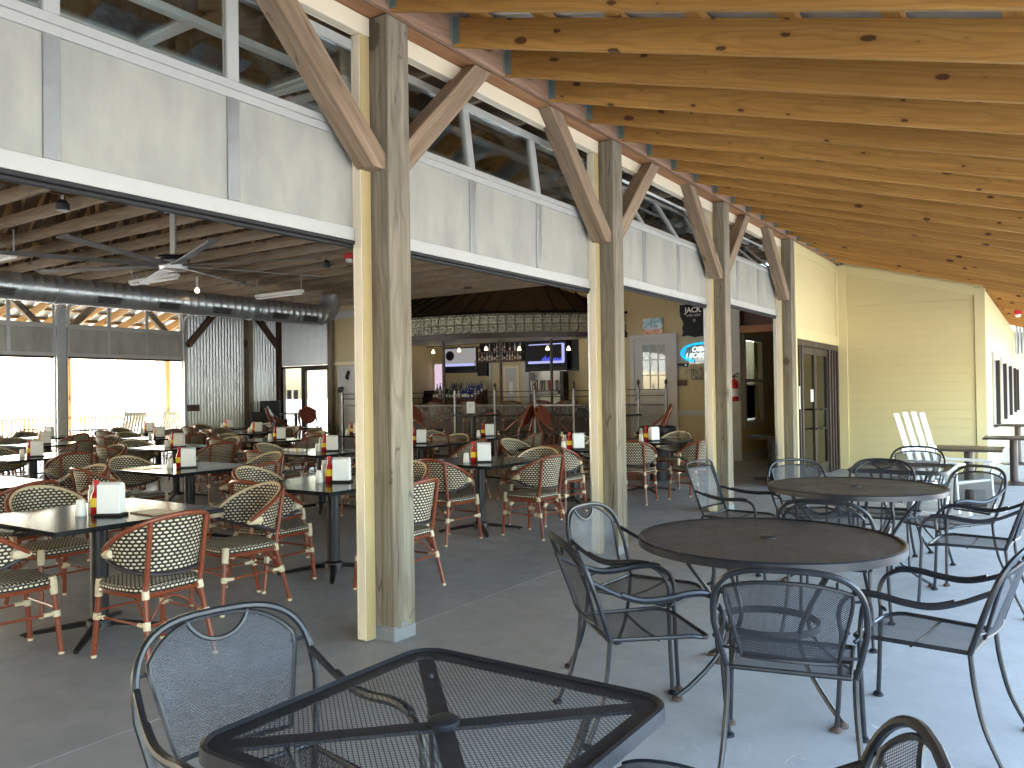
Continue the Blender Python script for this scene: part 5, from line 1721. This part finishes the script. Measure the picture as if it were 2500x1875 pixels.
for i in range(3):
    for j in range(3):
        x0, z0 = -4.65 + .1967 * i, 1.47 + .355 * j
        MB().box(x0 + .012, x0 + .184, Y - .026, Y - .024, z0 + .012, z0 + .343).build('window_pane', M['glass'], wd, world=True, smooth=False)
        MB().box(x0 + .012, x0 + .184, Y - .0195, Y - .013, z0 + .012, z0 + .343).build('curtain', M['napkin'], wd, world=True, smooth=False)
for i in range(4):
    x = -4.65 + .1967 * i
    MB().box(x - .012, x + .012, Y - .038, Y - .012, 1.462, 2.529).build('glazing_bar', M['white'], wd, world=True, smooth=False)
    z = 1.47 + .355 * i
    if i < 4: MB().box(-4.654, -4.066, Y - .036, Y - .0125, z - .011, z + .011).build('glazing_bar', M['white'], wd, world=True, smooth=False)
MB().lathe([(.03, 0), (.03, .02), (.01, .03), (.028, .06), (.001, .075)], n=12).build('door_knob', M['steel'], wd).matrix_local = Matrix.Translation((-.40, -.05, 1.28)) @ Matrix.Rotation(R(90), 4, 'X')


def text(name, body, size, loc, m, parent, align='CENTER', depth=.002, rx=90, bold=False, shear=0):
    cu_ = bpy.data.curves.new(name, 'FONT')
    cu_.body = body; cu_.size = size; cu_.align_x = align; cu_.extrude = depth
    cu_.shear = shear
    if bold: cu_.offset = size * .025
    o = bpy.data.objects.new(name, cu_)
    COL.objects.link(o)
    bpy.context.view_layer.update()
    me = bpy.data.meshes.new_from_object(o.evaluated_get(bpy.context.evaluated_depsgraph_get()))
    bpy.data.objects.remove(o)
    me.materials.clear(); me.materials.append(m)
    ob = bpy.data.objects.new(name, me)
    COL.objects.link(ob)
    ob.parent = parent
    ob.matrix_local = Matrix.Translation(Vector(loc) - offset_of(parent)) @ Matrix.Rotation(R(rx), 4, 'X')
    return ob


def mk_picture():
    w = N('beach_poster_print', (.3, .5, .6), .4)
    tc = w.n('TexCoord').outputs['Object']
    sp = w.n('SeparateXYZ', Vector=tc)
    n1 = w.noise(tc, 9, 4, .6, 1)
    n2 = w.n('TexVoronoi', {'feature': 'F1'}, Vector=tc, Scale=11.0)
    sky_ = w.mix(w.ramp(n1, .4, .62), (.13, .42, .58), (.75, .82, .84))
    food = w.mix(w.ramp(n1, .35, .6), (.60, .22, .06), (.75, .55, .35))
    food = w.mix(w.ramp(n2.outputs['Distance'], .2, .5), (.70, .10, .05), food)
    w.col(w.mix(w.ramp(w.math('ADD', sp.outputs[2], w.math('MULTIPLY', w.math('SUBTRACT', n1, .5), .25)), -.08, -.02), food, sky_))
    return w.m


ps = T('food_poster', 'small colourful seafood and drinks poster above the white door', 'poster', (-4.37, Y - .03, 2.93))
MB().box(-.24, .24, -.01, .01, -.205, .205).build('print', mk_picture(), ps, smooth=False)
MB().lathe([(.035, 0), (.06, .08), (.045, .2), (.025, .24)], (-.12, -.012, -.1), 10).build('printed_glass', M['cup'], ps).scale = (1, .05, 1)
jk = T('tin_sign', 'black state shaped tin sign reading JACK LIVES HERE', 'sign', (-3.28, Y - .03, 3.03))
poly = [(-3.71, 3.39), (-3.45, 3.40), (-3.10, 3.39), (-3.02, 3.28), (-3.06, 3.14), (-3.16, 3.02), (-3.12, 2.96), (-2.86, 2.96), (-2.84, 2.86), (-2.78, 2.80), (-2.70, 2.72), (-2.72, 2.60), (-2.84, 2.54), (-2.98, 2.58), (-3.1, 2.62), (-3.2, 2.66), (-3.36, 2.64), (-3.52, 2.685), (-3.67, 2.67), (-3.64, 2.78), (-3.665, 2.86), (-3.63, 2.95), (-3.66, 3.05), (-3.70, 3.12), (-3.715, 3.25)]
MB().prism(poly, lambda p, s: (p[0], Y - .03 + .012 * s, p[1])).build('plate', M['screen_black'], jk, world=True, smooth=False)
MB().tube([(x, Y - .031, z) for x, z in poly], .006, 5, closed=True).build('edge', M['clear'], jk, world=True)
text('lettering', 'JACK', .165, (-3.40, Y - .032, 3.205), M['napkin'], jk, bold=True)
text('lettering', 'LIVES HERE', .068, (-3.39, Y - .032, 3.115), M['clear'], jk, bold=True)
MB().tube([(-3.37 + .03 * math.cos(a), Y - .033, 3.02 + .034 * math.sin(a)) for a in [2 * PI * i / 16 for i in range(16)]], .005, 5, closed=True).build('emblem', M['clear'], jk, world=True)
text('lettering', '7', .05, (-3.37, Y - .033, 3.003), M['clear'], jk, bold=True)
ne = T('neon_sign', 'oval blue neon sign with white neon lettering below the black tin sign', 'neon sign', (-3.2, Y - .08, 2.3))
ov = [(-3.2 + .46 * math.cos(a), Y - .10, 2.30 + .20 * math.sin(a)) for a in [R(248) - R(170) * i / 24 for i in range(25)]]
MB().tube(ov, .022, 8).build('blue_tube', M['neon_blue'], ne, world=True)
ov2 = [(-3.2 + .40 * math.cos(a), Y - .10, 2.30 + .155 * math.sin(a)) for a in [R(240) - R(90) * i / 14 for i in range(15)]]
MB().tube(ov2, .013, 8).build('blue_tube', M['neon_blue'], ne, world=True)
zz = [(-3.34 + .055 * i, Y - .10, 2.475 + (.022 if i % 2 else -.004) + .008 * i) for i in range(6)]
MB().tube(zz, .016, 8).build('blue_tube', M['neon_blue'], ne, world=True)
text('neon_lettering', 'OIBOT', .155, (-3.42, Y - .10, 2.325), M['neon_white'], ne, align='LEFT', depth=.01, shear=.25)
text('neon_lettering', 'LIJOBD', .155, (-3.56, Y - .10, 2.19), M['neon_white'], ne, align='LEFT', depth=.01, shear=.25)
MB().box(-3.5, -2.9, Y - .06, Y - .04, 2.06, 2.52).build('clear_back', M['glass'], ne, world=True, smooth=False)
MB().tube([(-3.38, Y - .05, 2.1), (-3.4, Y - .05, 1.98), (-3.41, Y - .05, 1.7)], .006, 5).build('power_cord', M['blackplastic'], ne, world=True)
for nm, x0, x1, z0, z1, m_, lab in (('room_sign', -3.81, -3.54, 1.99, 2.075, 'screen_black', 'small black room sign right of the white door'), ('brown_notice', -3.81, -3.57, 1.57, 1.70, 'brown_wood', 'small brown notice below the black room sign')):
    t = T(nm, lab, 'sign', ((x0 + x1) / 2, Y - .02, (z0 + z1) / 2))
    MB().box(x0, x1, Y - .025, Y - .012, z0, z1).build('plate', M[m_], t, world=True, smooth=False, bevel=.003)
    if nm == 'room_sign':
        MB().box(x1 - .07, x1 - .03, Y - .028, Y - .0255, z0 + .02, z1 - .015).build('pictogram', M['napkin'], t, world=True, smooth=False)
        MB().box(x0 + .02, x1 - .1, Y - .028, Y - .0255, z0 + .012, z0 + .022).build('pictogram', M['clear'], t, world=True, smooth=False)
mr = T('mirror_sign', 'small metal framed sign with silver figures under the neon', 'sign', (-3.33, Y - .04, 1.85))
MB().tube([(-.12 + .0, 0, -.14), (-.12, 0, .16)], .006, 5).tube([(-.12 + .14 * math.cos(a), 0, -.02 + .10 * math.sin(a)) for a in [PI * i / 12 for i in range(13)]], .006, 5).tube([(-.12, 0, -.14), (.16, 0, -.14)], .006, 5).build('wire_frame', M['blackplastic'], mr)
for k, (x, z, r) in enumerate(((-.04, -.09, .05), (.05, -.06, .045), (.1, .02, .05), (.09, .1, .035))):
    MB().lathe([(.001, -r), (r * .7, -r * .7), (r, 0), (r * .7, r * .7), (.001, r)], (x, -.02, z), 10).build('silver_figure', M['silver'], mr)
fx = T('fire_extinguisher', 'red fire extinguisher hanging on the white wall corner of the passage', 'fire extinguisher', (-2.185, 12.645, 1.23))
MB().lathe([(.001, 0), (.075, 0), (.08, .012), (.08, .36), (.06, .42), (.025, .45), (.025, .48)], n=18).build('cylinder', M['red'], fx)
MB().lathe([(.0812, .1), (.0812, .26)], n=18).build('paper_label', M['napkin'], fx)
MB().tube([(0, 0, .48), (0, 0, .53)], .02, 8).tube([(-.01, 0, .53), (.10, -.02, .58)], .012, 6).tube([(-.01, 0, .51), (.09, -.02, .51)], .010, 6).build('valve', M['blackplastic'], fx)
MB().tube(smooth_path([(-.02, 0, .51), (-.08, -.03, .48), (-.10, -.03, .3), (-.09, -.04, .14)], 5), .012, 6).build('hose', M['blackplastic'], fx)
tc = T('trash_bin', 'round black bin with a wide rim in front of the white door', 'bin', (-2.2, 8.8, 0))
MB().lathe([(.001, 0), (.22, 0), (.27, .78), (.30, .80), (.31, .86), (.29, .88), (.275, .86), (.25, .3), (.001, .28)], n=32).build('bin_body', M['blackplastic'], tc)
b = MB()
for k in range(8):
    a = 2 * PI * k / 8
    b.beam((.285 * math.cos(a), .285 * math.sin(a), .70), (.292 * math.cos(a), .292 * math.sin(a), .83), .012, .02, (math.cos(a), math.sin(a), 0))
b.build('bin_ribs', M['blackplastic'], tc, smooth=False)

# ---- corner by the corrugated wall
sp = T('loudspeaker', 'tall black loudspeaker cabinet in the far corner', 'loudspeaker', (-13.85, 10.45, 0), R(-40))
MB().box(-.26, .26, -.24, .24, 0, 1.35).build('cabinet', M['blackplastic'], sp, smooth=False, bevel=.01)
for z in (.32, .72, 1.1):
    MB().lathe([(.001, .0), (.05, .02), (.16, -.03), (.18, -.01), (.19, -.01)], n=20).build('speaker_cone', M['black'], sp).matrix_local = Matrix.Translation((.0, -.25, z)) @ Matrix.Rotation(R(90), 4, 'X')
hc_ = None
for q, (x, y, lab) in enumerate(((-13.2, 9.55, 'left stack of black plastic booster seats by the corrugated wall'), (-12.7, 9.75, 'right stack of black plastic booster seats with open slots'))):
    t = T('booster_stack', lab, 'booster seats', (x, y, 0), R(-35), group='stacks of black booster seats')
    for k in range(4 if q else 5):
        z = .2 * k
        o = MB().box(-.2, .2, -.19, -.17, z, z + .19).box(-.2, -.18, -.169, .19, z, z + .28).box(.18, .2, -.169, .19, z, z + .28).box(-.179, .179, -.169, .18, z + .07, z + .1).box(-.2, -.08, .17, .19, z + .101, z + .30).box(.08, .2, .17, .19, z + .101, z + .30).box(-.079, .079, .17, .19, z + .22, z + .30)
        o.build('booster_seat', M['blackplastic'], t, smooth=False, bevel=.006)

# ================================================================== DINING ROOM FURNITURE
rowname = ['front', 'second', 'third', 'fourth', 'fifth']
ordn = ['first', 'second', 'third', 'fourth', 'fifth']
ROWS = [
    [(-1.73, -.80), (-1.72, 1.15), (-1.85, 3.38), (-1.98, 5.62), (-1.70, 7.25)],
    [(-4.40, -.45), (-4.12, 1.45), (-4.60, 3.67), (-4.45, 5.45), (-4.7, 7.35)],
    [(-7.35, -.40), (-7.50, 1.52), (-7.45, 3.48), (-7.57, 5.32), (-7.5, 7.2)],
    [(-10.3, 1.0), (-10.3, 3.05), (-10.3, 5.0), (-10.2, 6.95)],
    [(-12.8, 2.3), (-12.8, 4.3), (-12.8, 6.3), (-12.6, 8.2)],
]
CG = 'woven bistro chairs around the dining tables'
random.seed(21)
skip = {(0, 3, 0), (1, 4, 3)}
special = {
    (0, 0): {0: (-.98 - .07, -.87, 180), 1: (-1.74, -1.36, 86), 2: (-2.62, -.62, 0), 3: (-1.55, .08, -97)},
    (0, 1): {1: (-1.87, .66, 95), 0: (-.93, 1.05, 184)},
    (0, 3): {1: (-1.76, 4.93, 92)},
    (0, 4): {1: (-1.36, 6.20, 100), 0: (-.80, 6.75, 160), 3: (-1.62, 8.05, -95), 2: (-2.52, 7.2, 5)},
    (0, 2): {1: (-1.80, 2.79, 88), 0: (-1.23, 3.45, 173), 3: (-1.62, 4.10, -80), 2: (-2.75, 3.2, 8)},
}
NEAR_CADDY = {(0, 0): (-1.63, -.88), (0, 1): (-1.72, 1.12), (0, 2): (-1.77, 3.18), (0, 3): (-1.8, 5.23), (0, 4): (-1.62, 7.12)}
dv = Vector((.83, .56, 0))
for r, row in enumerate(ROWS):
    for c, (x, y) in enumerate(row):
        where = '%s table of the %s row' % (ordn[c], rowname[r])
        short = '%s table of the %s row' % (ordn[c], rowname[r])
        dining_table(x, y, 'black square pedestal table, ' + where)
        offs = [(.83, random.uniform(-.08, .08), 180), (random.uniform(-.1, .1), -.80, 90), (-.83, random.uniform(-.08, .08), 0), (random.uniform(-.1, .1), .82, -90)]
        for k, (dx, dy, dg) in enumerate(offs):
            if (r, c, k) in skip: continue
            px_, py_, pd = x + dx, y + dy, dg + random.uniform(-13, 13)
            if (r, c) in special and k in special[(r, c)]:
                px_, py_, pd = special[(r, c)][k]
            bistro(px_, py_, pd, 'woven bistro chair on the %s side of the %s' % (['porch', 'near', 'far window', 'bar'][k], short), CG)
        cx_, cy_ = NEAR_CADDY.get((r, c), (x + random.uniform(-.06, .1), y + random.uniform(-.1, .05)))
        base = Vector((cx_, cy_, .7452))
        shp = base - dv * .085
        shaker(shp.x, shp.y, shp.z, 'white salt shaker on the ' + where)
        kp = base - dv * .01 + Vector((-.02, .03, 0))
        ketchup(kp.x, kp.y, kp.z, 'red sauce bottle with yellow label on the ' + where)
        has_clear = (r + c) % 3 != 2
        hp = base - dv * .06 + Vector((-.06, .08, 0))
        if has_clear: holder(hp.x, hp.y, hp.z, 0, 'clear condiment bottle on the ' + where)
        np_ = base + dv * .10
        napkins(np_.x, np_.y, np_.z, -50 + random.uniform(-22, 22), 'white napkin dispenser on the ' + where)
one('menu_card', MB().box(-.12, .12, -.09, .09, 0, .006), M['tan_card'], 'tan menu card lying on the first table of the front row', 'menu', smooth=False).location = (-1.42, -.62, .7455)
o = one('menu_card', MB().box(-.17, .17, -.12, .12, 0, .006), M['menu'], 'orange menu card lying on the second table of the second row', 'menu', smooth=False)
o.location = (-4.45, 1.15, .7455)
for k, (dx, dy) in enumerate(((-.35, -.2), (-.2, -.18))):
    t = T('rolled_cutlery', 'white paper roll of cutlery, %s of two on the third table of the second row' % ['left', 'right'][k], 'cutlery roll', (-4.6 + dx, 3.67 + dy, .768), group='white cutlery rolls')
    MB().tube([(-.11, 0, 0), (-.05, 0, 0), (.0, 0, 0), (.11, 0, 0)], [.012, .02, .022, .021], 10).build('paper_roll', M['napkin'], t)
    MB().tube([(-.03, 0, 0), (.0, 0, 0)], .0225, 10).build('paper_band', M['mustard'] if k else M['clear'], t)
# tall tables and oval chairs before the railing
hi_top(-5.85, 8.62, 'tall black table with a white number card in front of the bar railing')
cd = T('number_card', 'white standing card with number 02 on the tall table before the bar', 'card', (-5.85, 8.55, 1.072), R(34))
MB().box(-.075, .075, -.004, .004, .02, .235).build('card', M['napkin'], cd, smooth=False)
MB().box(-.05, .05, -.025, .025, 0, .02).build('holder', M['blackplastic'], cd, smooth=False)
text('number', '02', .085, (-5.85, 8.55, 1.072 + .13), M['clear'], cd, depth=.001).matrix_local = Matrix.Translation((0, -.0055, .135)) @ Matrix.Rotation(R(90), 4, 'X')
text('number', 'A', .035, (-5.85, 8.55, 1.072 + .13), M['clear'], cd, depth=.001).matrix_local = Matrix.Translation((0, -.0055, .085)) @ Matrix.Rotation(R(90), 4, 'X')
hi_top(-3.05, 8.9, 'tall black table behind the second timber post')
hi_top(-11.5, 9.25, 'tall round black table near the far corner doors', rnd=True, half=.38)
oval_chair(-6.85, 8.55, 8, 'tall oval-backed chair at left of the table with number card')
oval_chair(-4.85, 8.50, 182, 'tall oval-backed chair at right of the table with number card')
oval_chair(-3.95, 8.55, -2, 'tall oval-backed chair back to back with its neighbour, facing the timber post')
oval_chair(-2.45, 9.0, 200, 'tall oval-backed chair in front of the white door')
oval_chair(-10.05, 8.4, 128, 'tall oval-backed chair turned from us at the far corner table')
oval_chair(-11.0, 8.5, 40, 'tall oval-backed chair at left of the far corner table')
hi_top(-.62, 9.75, 'pedestal table standing in the passage opening', half=.33, h=.70, heavy=True, col=M['bronze'])

# ================================================================== PORCH FURNITURE
square_table(2.09, -2.12, 0, 'black square mesh table nearest the camera', half=.385)
round_table(2.05, .45, 52, 'round mesh table with brown grime, nearest of two')
round_table(1.99, 2.87, 20, 'round mesh table with brown grime, farther of two')
square_table(2.06, 4.62, 0, 'square black mesh table behind the farther round table', half=.40)
patio_chair(1.54, -2.12, -13, 'A', 'black mesh chair at left of the nearest square table')
patio_chair(2.68, -2.07, 198, 'A', 'black mesh chair cut by the bottom edge at right of the square table')
patio_chair(2.36, -.30, 103, 'B', 'black mesh chair with its back to us at the nearer round table')
patio_chair(2.76, .30, 172, 'B', 'black mesh chair on the open side of the nearer round table')
patio_chair(1.68, -.22, 45, 'A', 'black mesh chair seen side-on at left of the nearer round table')
patio_chair(1.42, .40, -4, 'A', 'black mesh chair on the building side of the nearer round table')
patio_chair(2.12, 1.58, 92, 'A', 'black mesh chair between the two round tables')
patio_chair(1.05, 3.05, -8, 'C', 'straight-backed mesh chair at left of the farther round table')
patio_chair(1.52, 3.55, -52, 'B', 'black mesh chair behind the farther round table, towards the doors')
patio_chair(1.98, 3.80, -88, 'A', 'black mesh chair between farther round table and square table')
patio_chair(2.52, 3.52, 232, 'B', 'black mesh chair with open arched back at right of the farther round table')
patio_chair(2.76, 2.68, 176, 'A', 'black mesh chair cut by the right edge at the farther round table')
patio_chair(2.02, 5.62, -90, 'B', 'black mesh chair behind the square table, against the yellow wall')
adirondack(2.22, 6.85, -30, 'white slatted porch rocker in front of the yellow wall', M['white'], None)
hi_top(2.34, 7.95, 'brown pedestal table behind the white rocker by the wall corner', half=.38, h=.70, heavy=True, col=M['bronze'])
hi_top(2.72, 10.6, 'brown pedestal table at the right edge near the wall corner', half=.38, h=.70, heavy=True, col=M['bronze'])
hi_top(2.66, 14.2, 'farther brown pedestal table past the wall corner', half=.38, h=.74, heavy=True, col=M['bronze'])
rocker(-15.9, 7.68, 176, 'left white rocking chair on the far porch', M['white_dull'], 'white rocking chairs on the far porch')  # duller white puts the backlit shade into both rocking chairs' colour
rocker(-15.9, 8.62, 184, 'right white rocking chair on the far porch', M['white_dull'], 'white rocking chairs on the far porch')
square_table(-16.4, 6.9, 10, 'square mesh table outside on the far porch')
patio_chair(-15.75, 5.2, 170, 'A', 'black mesh chair outside beyond the far openings at left')
patio_chair(-16.6, 4.6, 60, 'A', 'second black mesh chair outside beyond the far openings')
